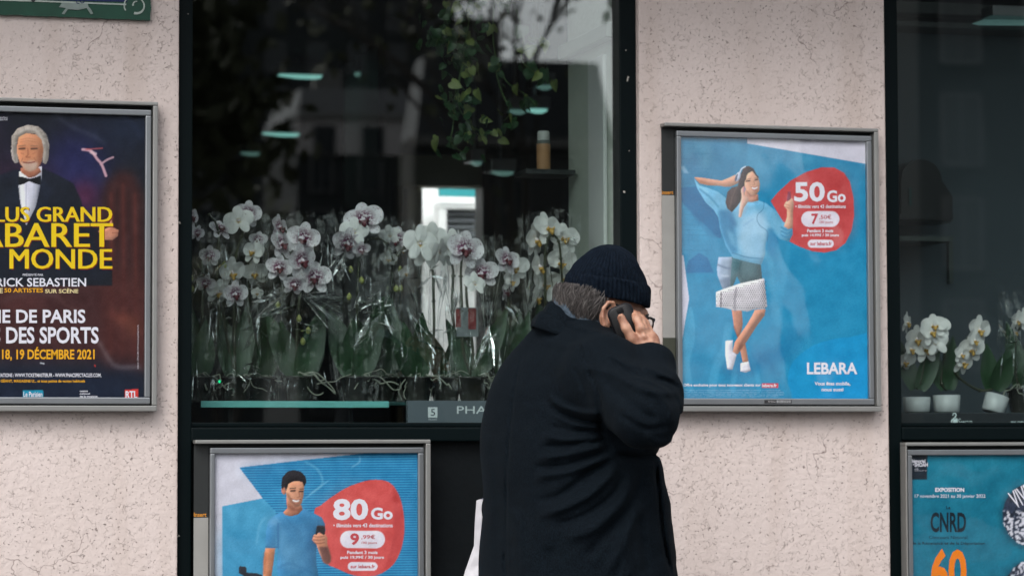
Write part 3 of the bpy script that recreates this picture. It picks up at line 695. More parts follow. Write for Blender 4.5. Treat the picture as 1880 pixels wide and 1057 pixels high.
C.line([(820,240),(900,290),(930,380),(860,440)], 3, (150,200,225), .5, 1.5); C.line([(1170,200),(1170,240),(1120,272)], 2, (190,215,235), .5, 1); C.line([(790,500),(900,410),(970,360)], 2, (160,205,230), .5, 1); C.line([(500,770),(520,650),(560,600)], 3, (140,190,220), .4, 1.5)
C.poly([(875,568),(920,520),(1000,460),(1090,405),(1200,365),(1290,354),(1370,376),(1425,450),(1455,560),(1462,690),(1440,810),(1390,905),(1310,965),(1220,984),(1120,972),(1020,930),(960,900),(900,800)], (206,82,80), 1, 0, True)
C.poly([(1385,385),(1425,450),(1455,560),(1462,690),(1440,810),(1390,905),(1330,950),(1400,700)], (184,66,66), .7, 1.5); C.poly([(960,480),(1200,380),(1150,700),(960,700)], (215,98,92), .35, 14)
for (u0,v0,u1,v1) in ((1044,686,1337,800),(1094,890,1288,946)):
    h_ = (v1-v0)/2; C.poly([(u0+h_-h_*math.sin(q),(v0+v1)/2-h_*math.cos(q)) for q in np.linspace(0,math.pi,14)][::-1]+[(u1-h_+h_*math.sin(q),(v0+v1)/2-h_*math.cos(q)) for q in np.linspace(0,math.pi,14)], (224,218,230))
# man
C.vol = .38
C.poly([(558,798),(622,800),(612,880),(596,990),(590,1100),(540,1100),(546,880)], (196,128,94)); C.line([(556,830),(550,960)], 5, (150,86,58), .6, 2)
C.poly([(660,560),(700,585),(780,560),(802,536),(860,565),(925,600),(945,640),(950,690),(905,700),(890,760),(888,880),(905,990),(940,1200),(640,1200),(636,900),(640,800),(556,797),(562,690),(578,625),(610,595)], (58,122,166))
C.poly([(640,660),(700,700),(720,850),(650,900),(640,800)], (84,146,186), .6, 6); C.poly([(840,640),(880,760),(870,900),(800,940),(830,780)], (36,92,138), .6, 6); C.poly([(640,820),(760,760),(860,880),(720,960)], (94,152,190), .45, 8)
C.poly([(575,610),(640,590),(640,640),(580,660)], (130,170,200), .5, 4); C.line([(640,640),(642,800)], 2.5, (35,92,140), .7, 1); C.line([(560,790),(636,794)], 1.2, (40,90,130), .8, .4); C.line([(905,620),(895,690)], 2, (35,85,130), .6, 1)
C.line([(690,600),(740,660),(800,700)], 2, (40,100,145), .5, 1.5); C.line([(640,930),(720,900),(860,960)], 3, (38,96,140), .5, 2); C.line([(700,1000),(800,950),(880,900)], 3, (38,96,140), .5, 2)
C.poly([(693,470),(792,520),(800,548),(770,580),(725,592),(690,585),(672,568),(700,540)], (186,124,98)); C.poly([(700,500),(760,545),(792,530),(790,552),(740,560),(700,535)], (130,76,58), .7, 2)
C.ell(676,425,14,27,(184,116,92),1,0,-8)
C.poly([(690,400),(708,372),(760,362),(798,368),(810,400),(806,455),(795,505),(775,530),(752,534),(722,510),(700,480),(692,440)], (202,142,112)); C.poly([(692,440),(720,505),(752,534),(778,528),(790,510),(770,520),(735,490),(705,440)], (120,78,62), .7, 1.6)
C.poly([(660,392),(668,340),(700,302),(742,291),(790,302),(820,335),(825,370),(810,400),(800,372),(770,362),(735,366),(708,382),(694,425),(680,400),(668,420)], (30,26,32), 1, 0)
C.ell(737,425,17,8,(150,96,74),.6,1); C.ell(790,428,13,8,(150,96,74),.6,1); C.line([(724,428),(751,425)], 2.6, (40,26,24), .95, .3); C.line([(780,430),(802,430)], 2.4, (40,26,24), .9, .3); C.line([(718,412),(755,408)], 1.6, (40,30,28), .9); C.line([(782,414),(805,414)], 1.4, (40,30,28), .9)
C.line([(775,430),(780,465),(765,470)], 1.3, (140,86,66), .8, .3); C.poly([(732,482),(757,489),(781,486),(775,496),(756,501),(738,495)], (240,232,235)); C.line([(722,476),(755,486),(788,482)], 1.1, (120,55,50), .9); C.line([(733,500),(755,511),(780,502)], 1.2, (150,80,72), .8)
C.poly([(872,715),(900,700),(948,708),(962,735),(960,770),(985,850),(985,885),(960,908),(935,890),(905,820),(890,775),(862,745)], (196,134,106)); C.poly([(905,790),(965,790),(986,860),(982,890),(960,908),(930,885)], (96,62,60), .85, 1.5)
for yy in (722,744,765): C.line([(868,yy),(905,yy+4),(945,yy-2)], 1.4, (120,70,58), .75, .3)
C.poly([(884,712),(892,656),(900,650),(944,654),(948,700),(940,716),(905,692),(890,715)], (34,32,38)); C.line([(895,655),(942,657)],1,(120,120,130),.6)
C.poly([(385,925),(392,917),(425,918),(434,930),(434,958),(500,962),(540,975),(540,1100),(480,1100),(470,1000),(430,990),(385,960)], (34,36,44))
C.vol = 0; C.noise(.014, .5, 5); C.noise(.016, 6, 6)
po = paper(C, a[0], a[1], a[2], a[3], YP, t, .0018)
letters(po, [('80',998,478,1227,618,.035),('Go',1245,535,1387,614,.035),('• illimités vers 43 destinations',1000,638,1387,664,.02),('Pendant 3 mois',1090,816,1288,838,.03),('puis 19,99€ / 30 jours',1047,848,1330,874,.03)], WHT, T=c7)
letters(po, [('9',1110,702,1168,780,.035),(',99€',1182,712,1272,744,.01),('/30 jours',1182,756,1284,776,.01),('sur lebara.fr',1112,906,1272,930,.02)], inkmat(196,78,84,'red_b'), T=c7)

# ---- 3 cabaret poster
x1, z1, z0 = P(285.5,400,0).x, P(285,191,0).z, P(200,755,0).z; x0 = x1-.575
t, a = case('dark cabaret show poster case with big yellow title and grey haired performer', (x0, x1, z1, z0), txt=None)
pxl = proj(np.array([[a[0],0,z1]]))[0][0]
C = Canvas(pxl-8, 195, 270, 748, (14,18,32), 1.8)
c1 = lambda X, Y: (X/3.109, 170+Y/3.109); cb = lambda X, Y: (X/3.523, 480+Y/3.523)
C.T = c1
C.ell(430,480,190,260,(34,34,92),.75,22); C.ell(480,590,90,90,(90,26,52),.7,12); C.ell(120,520,200,140,(70,22,50),.5,20); C.ell(700,200,160,120,(20,36,66),.6,25); C.ell(-150,350,200,300,(40,20,50),.6,25)
C.poly([(590,1600),(560,700),(600,520),(680,440),(760,450),(830,600),(860,1600)], (62,26,24), .9, 8)
for i, xx in enumerate(range(600,830,34)): C.line([(xx,520+abs(xx-700)*.8),(xx+4,1100),(xx-3,1500)], 4.5, (108,44,34) if i % 2 else (34,14,16), .5, 2.2)
C.poly([(-400,1000),(600,960),(860,1100),(860,1560),(-400,1560)], (70,30,28), .8, 16); C.ell(760,1330,40,60,(120,70,50),.5,8); C.ell(120,1200,140,60,(86,42,40),.5,10)
C.T = cb; C.poly([(-400,640),(930,690),(930,960),(-400,960)], (12,24,46), .9, 18); C.line([(640,520),(700,620),(760,680),(900,680)], 7, (130,130,135), .45, 3); C.line([(370,220),(440,290),(560,330)], 5, (110,80,78), .4, 3); C.line([(20,250),(200,200),(360,220)], 9, (84,70,74), .35, 4)
C.ell(790,370,50,40,(126,66,50),.5,6); C.ell(730,340,30,30,(110,54,46),.4,5)
C.T = c1
C.line([(320,125),(400,190),(520,240),(600,290)], 6, (90,96,112), .4, 3.5); C.line([(700,130),(760,180),(800,260)], 5, (60,72,100), .35, 4)
# acrobat
C.line([(472,325),(520,335),(555,380),(580,410),(605,475)], 5, (206,160,172), .95, .5); C.line([(490,325),(585,318)], 2.4, (190,90,90), .8, .4); C.line([(575,410),(610,385),(645,370)], 4, (190,150,160), .9, .4); C.line([(520,340),(545,350)], 6, (225,190,195), .8, .8)
# performer
C.vol = .38
C.poly([(-260,1100),(-220,700),(-120,540),(0,470),(80,440),(240,430),(330,470),(420,520),(465,620),(480,760),(560,900),(640,960),(640,1100)], (14,20,34), 1, 1)
C.poly([(110,450),(240,420),(238,490),(225,560),(205,650),(150,760),(118,640),(105,540)], (216,214,228)); C.line([(150,520),(148,640),(155,740)], 1.2, (150,150,170), .7, .4); C.line([(195,520),(192,600)], 2, (170,170,190), .6, .6)
C.poly([(104,478),(130,482),(170,492),(210,482),(232,474),(232,528),(200,520),(165,505),(140,520),(106,530)], (8,9,14)); C.poly([(0,600),(105,480),(120,700),(160,820),(60,820)], (20,28,44), .6, 3); C.poly([(232,480),(300,560),(250,700),(190,760),(215,620)], (22,30,48), .7, 3)
C.poly([(118,430),(225,430),(236,452),(200,480),(165,488),(120,455)], (166,104,80))
C.poly([(88,280),(62,330),(70,380),(86,405),(104,400),(110,330)], (172,164,158)); C.poly([(64,310),(66,250),(100,205),(160,184),(220,195),(262,235),(282,300),(276,380),(262,410),(244,400),(246,330),(200,235),(140,235),(100,270),(92,400),(75,380)], (158,148,140), 1, 0)
for q_ in range(26):
    a_ = -2.9+q_*.225; C.line([(172+78*math.cos(a_), 262+52*math.sin(a_)), (172+100*math.cos(a_+.06), 268+74*math.sin(a_+.06)), (172+106*math.cos(a_+.1), 300+86*math.sin(a_+.1))], .9, (214,206,198) if q_ % 2 else (104,96,92), .5, .4)
C.line([(110,230),(160,205),(215,225),(250,290)], 4, (214,205,196), .6, 1.5); C.line([(255,300),(268,350),(255,400)], 3, (130,122,118), .6, .8); C.line([(75,300),(85,350)],3,(128,120,116),.6,.8)
C.poly([(98,300),(106,255),(150,232),(205,240),(238,270),(248,320),(240,390),(215,435),(175,452),(140,440),(112,400),(98,350)], (204,136,100))
C.poly([(112,390),(140,400),(175,388),(215,398),(225,410),(205,438),(172,452),(140,440)], (200,180,168), .75, 2); C.ell(170,262,45,22,(222,160,124),.6,4)
C.ell(126,318,22,10,(150,92,68),.55,1.2); C.ell(195,317,23,10,(150,92,68),.55,1.2); C.line([(120,345),(135,352)],1.4,(160,98,76),.6,.6); C.line([(185,350),(204,344)],1.4,(160,98,76),.6,.6); C.line([(118,270),(160,262),(210,270)],1,(165,105,80),.5,.5); C.line([(115,283),(160,276),(212,284)],1,(165,105,80),.5,.5); C.poly([(215,330),(240,300),(238,400),(212,440)],(150,88,66),.55,2)
C.line([(110,322),(142,320)], 2.6, (70,48,42), .9, .4); C.line([(178,322),(212,320)], 2.6, (70,48,42), .9, .4); C.line([(105,306),(145,302)], 1.6, (140,104,84), .8, .4); C.line([(175,303),(215,306)], 1.6, (140,104,84), .8, .4)
C.line([(158,320),(160,355),(148,368),(172,370)], 1.8, (148,82,60), .75, .5); C.line([(132,398),(162,402),(198,396)], 2.2, (120,56,50), .85, .4); C.line([(130,375),(122,395)],1.5,(150,90,70),.6,.5); C.line([(195,372),(206,392)],1.5,(150,90,70),.6,.5)
C.poly([(560,790),(620,770),(635,700),(645,770),(678,785),(672,820),(640,842),(600,842)], (196,130,104), 1, .3); C.line([(640,800),(672,802)], 1, (120,60,50), .7); C.line([(560,745),(600,740),(640,715)], 5, (120,70,70), .7, 1.5)
C.vol = 0; C.T = cb
C.poly([(146,832),(278,830),(280,874),(146,876)], (20,140,172)); C.poly([(805,826),(893,824),(894,886),(806,888)], (206,56,52))
C.line([(262,655),(284,660)], 2, (220,225,235), .9); C.line([(612,668),(616,676)], 2, (200,50,40), .9)
C.noise(.010, .5, 7); C.noise(.010, 5, 8)
po = paper(C, a[0], a[1], a[2], a[3], YP, t, .0018)
YEL = inkmat(248,196,20,'yellow'); 
sh = inkmat(120,26,20,'title_shadow')
ttl = [('LE PLUS GRAND',-246,652,638,738,.012),('CABARET',-268,744,642,882,.012),('DU MONDE',-228,892,638,1006,.012)]
letters(po, [(s_, p0+7, q0+5, p1+7, q1+6, 0) for s_, p0, q0, p1, q1, bo in ttl], sh, T=c1, Y=YP-.0004)
for q_, dx_ in enumerate((-3.2, 0, 3.2)): letters(po, [(s_, p0+dx_, q0, p1+dx_, q1, 0) for s_, p0, q0, p1, q1, bo in ttl], YEL, T=c1, Y=YP-.0008-.0001*q_)
letters(po, [('PRÉSENTÉ PAR',130,1030,247,1046,.01)], WHT, T=c1)
letters(po, [('PATRICK SEBASTIEN',-170,106,557,162,.015),('DÔME DE PARIS',-250,288,552,398,.025),('PALAIS DES SPORTS',-330,422,638,530,.025),('RÉSERVATIONS : WWW.TICKETMASTER.FR - WWW.FNACSPECTACLES.COM,',-62,716,655,750,.02),('centre',516,832,568,842,.02),('national',516,848,582,858,.02),('de la musique',516,864,630,880,.02),('RTL',812,836,888,882,.028),('Le Parisien',152,840,274,874,.02)], WHT, T=cb)
letters(po, [('SUR SCÈNE',292,172,506,204,.02),('AVEC PLUS DE',-320,172,18,204,.02)], inkmat(235,215,160,'cream'), T=cb)
letters(po, [('50 ARTISTES',28,172,278,200,.02),('17, 18, 19 DÉCEMBRE 2021',-80,552,612,642,.025),('GÉANT, MAGASINS U... et tous points de ventes habituels',4,758,550,786,.02)], inkmat(240,168,30,'amber'), T=cb)
letters(po, [('Licences 1-1234 2-1234 3-1234 conception graphique photos',752,545,1034,556,.0,-90+180)], WHT, T=cb)
letters(po, [('ET SES AMIS PRODUCTIONS',-60,140,43,160,.0)], WHT, T=c1)

# ---- 4 exhibition poster
x0, z1, z0 = P(1652.5,900,0).x, P(1760,811.5,0).z, P(1760,1330,0).z; x1 = x0+.575
t, a = case('turquoise exhibition poster case with orange 60 and round black and white photos', (x0, x1, z1, z0), txt=None)
C = Canvas(1650, 820, 2080, 1330, (14,108,134), 1.6)
c6 = lambda X, Y: (1620+X/3.958, 790+Y/3.958); C.T = c6
C.poly([(100,120),(900,120),(800,300),(300,420),(120,420)], (32,130,155), .5, 16); C.poly([(142,130),(327,130),(327,355),(142,355)], (24,36,48))
for cx, cy, rr, sd_ in ((1110,612,238,1),(1125,1165,240,2)):
    C.ell(cx-8, cy+12, rr+12, rr+12, (8,60,76), .6, 4); C.ell(cx, cy, rr, rr, (46,54,74))
    rs = np.random.RandomState(sd_); mk = C.mask([(cx+rr*math.cos(q), cy+rr*math.sin(q)) for q in np.linspace(0, 6.28, 40)])
    nz = gblur(rs.rand(C.H, C.W)-.5, 1.6*C.k); nz /= nz.std(); lo = C.Y > c6(0, cy-30)[1] if sd_ == 1 else C.Y > 0
    C.put(mk*np.clip((nz-.1)*3, 0, 1)*gblur(lo.astype(float), 2), (206,204,214)); C.put(mk*np.clip((-nz-.8)*3, 0, 1), (20,26,38), .8)
C.T = c6; C.ell(1125,1165,236,80,(206,204,214),.0)
C.noise(.014, .5, 9); C.noise(.014, 6, 10)
po = paper(C, a[0], a[1], a[2], a[3], YP, t, .0028)
letters(po, [('Mémorial',200,208,312,232,.03),('de la',200,238,232,250,.02),('SHOAH',234,232,330,262,.025),('17, rue Geoffroy',234,270,266,274,0),('75004',234,278,262,284,0),('memorial',234,287,320,292,0),('EXPOSITION',384,414,594,444,.03),('17 novembre 2021 au 30 janvier 2022',236,462,748,494,.0)], WHT, T=c6)
letters(po, [('Le',464,546,494,570,.02),('CNRD',350,592,608,738,.028),('Concours National',340,762,618,786,.0),('de la Résistance et de la Déportation',212,806,746,834,.01)], inkmat(16,28,40,'ink_black'), T=c6)
letters(po, [('60',352,856,612,1180,.03)], inkmat(238,122,10,'orange'), T=c6)
letters(po, [('VIVRE',928,400,1130,530,.01,28)], WHT, T=c6, Y=YP-.0007)

# ------------------------------------------------------------------ enamel street plate, top left
q0, q1 = P(276,38,-.01), P(-120,-60,-.01)
t = thing('street_plate', 'green bordered blue enamel street plate with pale painted ornaments', 'sign', (q1.x, -.012, q0.z))
mb = MB(); rs = random.Random(4); pts = []
X0, X1, Z0, Z1 = q1.x, q0.x, q0.z, q1.z+.1
n = 60
for i in range(n): pts.append((X0+(X1-X0)*i/n, Z0+rs.uniform(-.0012,.0012)))
for i in range(20): pts.append((X1+rs.choice([0,0,0,-.001,.0015,-.004 if 6<i<9 else 0]), Z0+(Z1-Z0)*i/20))
pts += [(X1, Z1), (X0, Z1)]
N = len(pts); V = [(x,-.014,z) for x,z in pts]+[(x,-.001,z) for x,z in pts]
mb.add(V, [tuple(range(N)), tuple(range(2*N-1,N-1,-1))]+[(i,i+N,(i+1)%N+N,(i+1)%N) for i in range(N)])
plate = mb.build('plate', mat('green_enamel', (.006,.055,.032), .3, var=.3, vscale=30), t)
def flat(name, polys, m, Y, T, th=.001):
    mb = MB()
    for pl in polys:
        V = [P(*T(x, y), Y) for x, y in pl]; N = len(V)
        mb.add(V+[v+Vector((0,th,0)) for v in V], [tuple(range(N)), tuple(range(2*N-1,N-1,-1))]+[(i,i+N,(i+1)%N+N,(i+1)%N) for i in range(N)])
    return mb.build(name, m, t)
c8 = lambda X, Y: (X/5.285, Y/5.285)
def band(pts, w0, w1=None):
    pts = [np.array(p, float) for p in pts]; w1 = w1 or w0; L_, R_ = [], []
    for i, p in enumerate(pts):
        d = pts[min(i+1, len(pts)-1)]-pts[max(i-1, 0)]; d = np.array((-d[1], d[0]))/np.hypot(*d); ww = (w0+(w1-w0)*i/(len(pts)-1))/2
        L_.append(p+d*ww); R_.append(p-d*ww)
    return L_, R_
def bandquads(pts, w0, w1=None):
    L_, R_ = band(pts, w0, w1); return [[L_[i], L_[i+1], R_[i+1], R_[i]] for i in range(len(pts)-1)]
flat('blue_field', [[(-600,-320),(1235,-280),(1235,22),(860,14),(200,-6),(-600,-30)]], mat('blue_enamel', (.012,.02,.09), .25), -.0152, c8)
m_pale = mat('pale_enamel', (.36,.42,.38), .4, var=.3, vscale=60)
flat('border_line', bandquads([(-600,-22),(0,2),(400,14),(860,32),(1225,46)], 15), m_pale, -.0164, c8)
flat('border_line', bandquads([(cx+100*math.cos(q), cy+95*math.sin(q)) for cx, cy in [(1305,55)] for q in np.linspace(2.6, 3.9, 12)], 12), m_pale, -.0166, c8)
flat('ring', bandquads([(1325+75*math.cos(q), 60+72*math.sin(q)) for q in np.linspace(-1.2, 1.9, 20)], 8, 24), m_pale, -.0164, c8)
flat('ring', bandquads([(1325+34*math.cos(q), 50+34*math.sin(q)) for q in np.linspace(2.9, 4.9, 10)], 16, 10), m_pale, -.0164, c8)
flat('ornament', [[(600,30),(850,38),(860,70),(880,90),(905,135),(880,140),(840,80),(760,100),(700,95),(660,92),(625,140),(598,136),(640,80),(572,72)]], mat('grey_enamel', (.20,.25,.23), .4, var=.4, vscale=50), -.0168, c8)
flat('ornament', bandquads([(742,10),(748,36),(770,34)], 8)+bandquads([(780,5),(786,30)], 8)+bandquads([(820,0),(815,26),(790,32)], 8), mat('blue_enamel'), -.0176, c8)
flat('rivet_mark', [[(322+20*math.cos(q), 2+20*math.sin(q)) for q in np.linspace(0,6.1,14)]], mat('black_enamel', (.01,.012,.014), .4), -.0176, c8)
# ------------------------------------------------------------------ the man on the phone
MDEP = 6.25; SM = FPX/MDEP*1.0           # pixels per metre at his depth
MF = Vector((math.sin(YAW), math.cos(YAW), 0)); MR = Vector((math.cos(YAW), -math.sin(YAW), 0))
_d = ray(1090, 840); _d = _d*(MDEP/_d.dot(MF)); MO = CAM+_d; MO.z = 0
def ML(u, w_, z): return MO+MR*u+MF*w_+Vector((0,0,z))       # local (right, away, up) -> world
def U(px, w_=0): return (px-1090)*(MDEP+w_)/FPX
def Zp(py, w_=0): return ZCAM+ (837-py)*(MDEP+w_)/FPX
def L3(px, py, w_): return np.array((U(px, w_), w_, Zp(py, w_)))
class SDF:
    def __init__(s, lo, hi, h):
        s.lo = np.array(lo, float); s.h = h; s.n = np.ceil((np.array(hi)-s.lo)/h).astype(int)+1
        s.D = np.full(s.n, 1.0, np.float32)
        s.ax = [(s.lo[i]+np.arange(s.n[i])*h).astype(np.float32) for i in range(3)]
    def window(s, lo, hi):
        i0 = np.clip(np.floor((np.array(lo)-s.lo)/s.h).astype(int), 0, s.n-1); i1 = np.clip(np.ceil((np.array(hi)-s.lo)/s.h).astype(int)+1, 1, s.n)
        sl_ = tuple(slice(a, b) for a, b in zip(i0, i1)); g = [s.ax[i][sl_[i]] for i in range(3)]
        return sl_, g[0][:,None,None], g[1][None,:,None], g[2][None,None,:]
    def comb(s, sl_, d, k, sub=False):
        A = s.D[sl_]
        if sub: s.D[sl_] = np.maximum(A, -d) if k <= 0 else -(np.minimum(-A, d)-np.maximum(k-np.abs(-A-d), 0)**2/(4*k))
        else: s.D[sl_] = np.minimum(A, d) if k <= 0 else np.minimum(A, d)-np.maximum(k-np.abs(A-d), 0)**2/(4*k)
    def cap(s, a, b, ra, rb, k=.01, sub=False, sq=None):
        a = np.array(a, float); b = np.array(b, float); m = max(ra, rb)+k+.012
        sl_, X, Y, Z = s.window(np.minimum(a, b)-m, np.maximum(a, b)+m)
        ab = b-a; L2 = max(float(ab@ab), 1e-12)
        t = np.clip(((X-a[0])*ab[0]+(Y-a[1])*ab[1]+(Z-a[2])*ab[2])/L2, 0, 1)
        d = np.sqrt((X-a[0]-t*ab[0])**2+(Y-a[1]-t*ab[1])**2+(Z-a[2]-t*ab[2])**2)-(ra+(rb-ra)*t)
        s.comb(sl_, d, k, sub)
    def chain(s, pts, rad, k=.01, sub=False):
        for i in range(len(pts)-1): s.cap(pts[i], pts[i+1], rad[i], rad[i+1], k, sub)
    def ell(s, c, M, r, k=.01, sub=False):
        c = np.array(c, float); m = max(r)+k+.012; sl_, X, Y, Z = s.window(c-m, c+m)
        X = X-c[0]; Y = Y-c[1]; Z = Z-c[2]; q = [(X*M[i][0]+Y*M[i][1]+Z*M[i][2]) for i in range(3)]
        k0 = np.sqrt((q[0]/r[0])**2+(q[1]/r[1])**2+(q[2]/r[2])**2); k1 = np.sqrt((q[0]/r[0]**2)**2+(q[1]/r[1]**2)**2+(q[2]/r[2]**2)**2)+1e-9
        s.comb(sl_, k0*(k0-1)/k1, k, sub)
    def nets(s):
        D = s.D; S = D < 0; nx, ny, nz = s.n
        cnt = np.zeros((nx-1, ny-1, nz-1), np.uint8)
        for a in (0,1):
            for b in (0,1):
                for c in (0,1): cnt += S[a:nx-1+a, b:ny-1+b, c:nz-1+c]
        act = (cnt > 0) & (cnt < 8); idx = np.full(act.shape, -1, np.int32); I = np.argwhere(act); idx[act] = np.arange(len(I))
        acc = np.zeros((len(I), 3)); n = np.zeros(len(I))
        cs = [(a,b,c) for a in (0,1) for b in (0,1) for c in (0,1)]
        val = {c: D[I[:,0]+c[0], I[:,1]+c[1], I[:,2]+c[2]] for c in cs}
        for c in cs:
            for ax in range(3):
                if c[ax] == 0:
                    e = list(c); e[ax] = 1; e = tuple(e); va, vb = val[c], val[e]; m = (va < 0) != (vb < 0)
                    t = np.where(m, va/np.where(m, va-vb, 1), 0); p = np.array(c, float)[None]+np.zeros((len(I), 3)); p[:, ax] += t
                    acc[m] += p[m]; n[m] += 1
        V = s.lo+(I+acc/np.maximum(n, 1)[:, None])*s.h
        F = []
        for ax in range(3):
            b, c = [(1,2),(2,0),(0,1)][ax]
            sa = [slice(None)]*3; sb = [slice(None)]*3; sa[ax] = slice(0, -1); sb[ax] = slice(1, None)
            ch = S[tuple(sa)] != S[tuple(sb)]; J = np.argwhere(ch)
            J = J[(J[:, b] > 0) & (J[:, c] > 0) & (J[:, b] < s.n[b]-1) & (J[:, c] < s.n[c]-1)]
            inn = S[J[:,0], J[:,1], J[:,2]]
            def at(db, dc):
                K = J.copy(); K[:, b] += db; K[:, c] += dc; return idx[K[:,0], K[:,1], K[:,2]]
            q = np.stack([at(-1,-1), at(0,-1), at(0,0), at(-1,0)], 1); q[~inn] = q[~inn][:, ::-1]; F.append(q)
        return V, np.concatenate(F)
    def obj(s, name, m, parent):
        V, F = s.nets(); R3 = np.array([MR, MF, (0,0,1)]); W = np.array(MO)+V@R3
        off = np.array(world_loc(parent)); W = W-off
        me = bpy.data.meshes.new(name); me.vertices.add(len(W)); me.vertices.foreach_set('co', W.ravel())
        me.loops.add(F.size); me.loops.foreach_set('vertex_index', F.ravel().astype(np.int32)); me.polygons.add(len(F)); me.polygons.foreach_set('loop_start', np.arange(len(F))*4)
        me.polygons.foreach_set('use_smooth', np.ones(len(F), bool)); me.update(calc_edges=True); me.validate()
        o = bpy.data.objects.new(name, me); COL.objects.link(o); o.parent = parent; me.materials.append(m); return o

man = thing('person', 'older man in dark coat and navy knit cap talking on a phone', 'person', tuple(MO))
m_skin = bpy.data.materials.new('skin'); m_skin.use_nodes = True
def _skin():
    n = m_skin.node_tree.nodes; L = m_skin.node_tree.links; b = n['Principled BSDF']; b.inputs['Roughness'].default_value = .48
    b.inputs['Subsurface Weight'].default_value = .15; b.inputs['Subsurface Radius'].default_value = (.01,.004,.002); b.inputs['Subsurface Scale'].default_value = .6
    tc = n.new('ShaderNodeTexCoord')
    a = n.new('ShaderNodeTexNoise'); a.inputs['Scale'].default_value = 45; a.inputs['Detail'].default_value = 5; L.new(tc.outputs['Object'], a.inputs[0])
    r = n.new('ShaderNodeValToRGB'); e = r.color_ramp.elements; e[0].position = .3; e[0].color = (.24,.10,.06,1); e[1].position = .68; e[1].color = (.50,.28,.19,1); L.new(a.outputs['Fac'], r.inputs[0]); L.new(r.outputs[0], b.inputs['Base Color'])
    mp = n.new('ShaderNodeMapping'); mp.inputs['Scale'].default_value = (1,1,2.2); L.new(tc.outputs['Object'], mp.inputs[0])
    w_ = n.new('ShaderNodeTexNoise'); w_.inputs['Scale'].default_value = 230; w_.inputs['Detail'].default_value = 5; L.new(mp.outputs[0], w_.inputs[0])
    bp = n.new('ShaderNodeBump'); bp.inputs['Strength'].default_value = .5; bp.inputs['Distance'].default_value = .0015; L.new(w_.outputs['Fac'], bp.inputs['Height']); L.new(bp.outputs[0], b.inputs['Normal'])
_skin()
def cloth(name, c1, c2, scale=900, sheen=.3, bump=.6):
    m = bpy.data.materials.new(name); m.use_nodes = True; n = m.node_tree.nodes; L = m.node_tree.links; b = n['Principled BSDF']
    b.inputs['Roughness'].default_value = .85; b.inputs['Specular IOR Level'].default_value = .06; b.inputs['Sheen Weight'].default_value = sheen; b.inputs['Sheen Roughness'].default_value = .5
    b.inputs['Sheen Tint'].default_value = (.55,.7,.8,1)
    tc = n.new('ShaderNodeTexCoord'); a = n.new('ShaderNodeTexNoise'); a.inputs['Scale'].default_value = scale*.35; a.inputs['Detail'].default_value = 6; a.inputs['Roughness'].default_value = .8
    L.new(tc.outputs['Object'], a.inputs[0]); r = n.new('ShaderNodeValToRGB'); e = r.color_ramp.elements; e[0].position = .42; e[0].color = tuple(c1)+(1,); e[1].position = .60; e[1].color = tuple(c2)+(1,)
    L.new(a.outputs['Fac'], r.inputs[0]); L.new(r.outputs[0], b.inputs['Base Color'])
    bp = n.new('ShaderNodeBump'); bp.inputs['Strength'].default_value = bump; bp.inputs['Distance'].default_value = .002; L.new(a.outputs['Fac'], bp.inputs['Height']); L.new(bp.outputs[0], b.inputs['Normal'])
    return m
m_coat = cloth('dark_wool', (.0006,.0016,.0030), (.0052,.0092,.0135), sheen=.012)
m_knit = cloth('navy_knit', (.0010,.0026,.0058), (.0045,.0088,.0165), 500, .02, .6)
m_scarf = cloth('grey_blue_cloth', (.03,.045,.06), (.075,.10,.13), 500, .1)
m_trs = cloth('dark_trousers', (.008,.009,.012), (.018,.02,.024))

# head frame
HY, HP = R(18), R(-13)
hf = np.array((math.cos(HY)*math.cos(HP), math.sin(HY)*math.cos(HP), math.sin(HP)))
hr = np.array((math.sin(HY), -math.cos(HY), 0.0)); hu = np.cross(hr, hf)
HC = L3(1110, 563, 0)
HM = (hf, hr, hu)
def H(f, r, u): return HC+hf*f+hr*r+hu*u
# key joints
SHR = L3(1112, 676, -.17); ELR = L3(1181, 766, -.33); WRR = L3(1190, 650, -.125)
SHL = np.array((-.125, .14, Zp(680))); ELL = np.array((-.19, .235, 1.135)); WRL = np.array((.04, .30, 1.12))
NECK = L3(1068, 625, .0); PEL = np.array((-.03, .02, .93))

B = SDF((-.33,-.43,0.0), (.28,.42,1.78), .0029)
# cranium, face
B.ell(H(-.004,0,.016), HM, (.086,.073,.084), 0); B.ell(H(.028,0,-.042), HM, (.062,.058,.074), .03)
B.ell(H(.055,0,-.098), HM, (.030,.030,.022), .03); B.cap(H(-.03,.03,-.055), H(.05,.015,-.10), .022,.018,.02); B.cap(H(-.03,-.03,-.055), H(.05,-.015,-.10), .022,.018,.02)
B.cap(H(.082,.026,.006), H(.082,-.026,.006), .013,.013,.012)
for sgn in (1,-1):
    B.ell(H(.088,sgn*.031,-.015), HM, (.014,.016,.011), .006, True); B.ell(H(.074,sgn*.031,-.016), HM, (.0125,.0125,.0125), .003)
    B.cap(H(.083,sgn*.02,-.0085), H(.079,sgn*.043,-.010), .004,.003,.004)
    B.ell(H(.064,sgn*.042,-.045), HM, (.022,.018,.02), .015)
B.chain([H(.089,0,-.004), H(.102,0,-.03), H(.112,0,-.047)], [.008,.009,.0115], .012)
for sgn in (1,-1): B.ell(H(.100,sgn*.011,-.052), HM, (.011,.008,.008), .006); B.ell(H(.104,sgn*.006,-.059), HM, (.005,.0035,.004), .002, True)
B.cap(H(.089,.019,-.079), H(.089,-.019,-.079), .006,.006,.006); B.cap(H(.087,.016,-.0885), H(.087,-.016,-.0885), .0065,.0065,.005); B.cap(H(.098,.02,-.0838), H(.098,-.02,-.0838), .0022,.0022,.002, True)
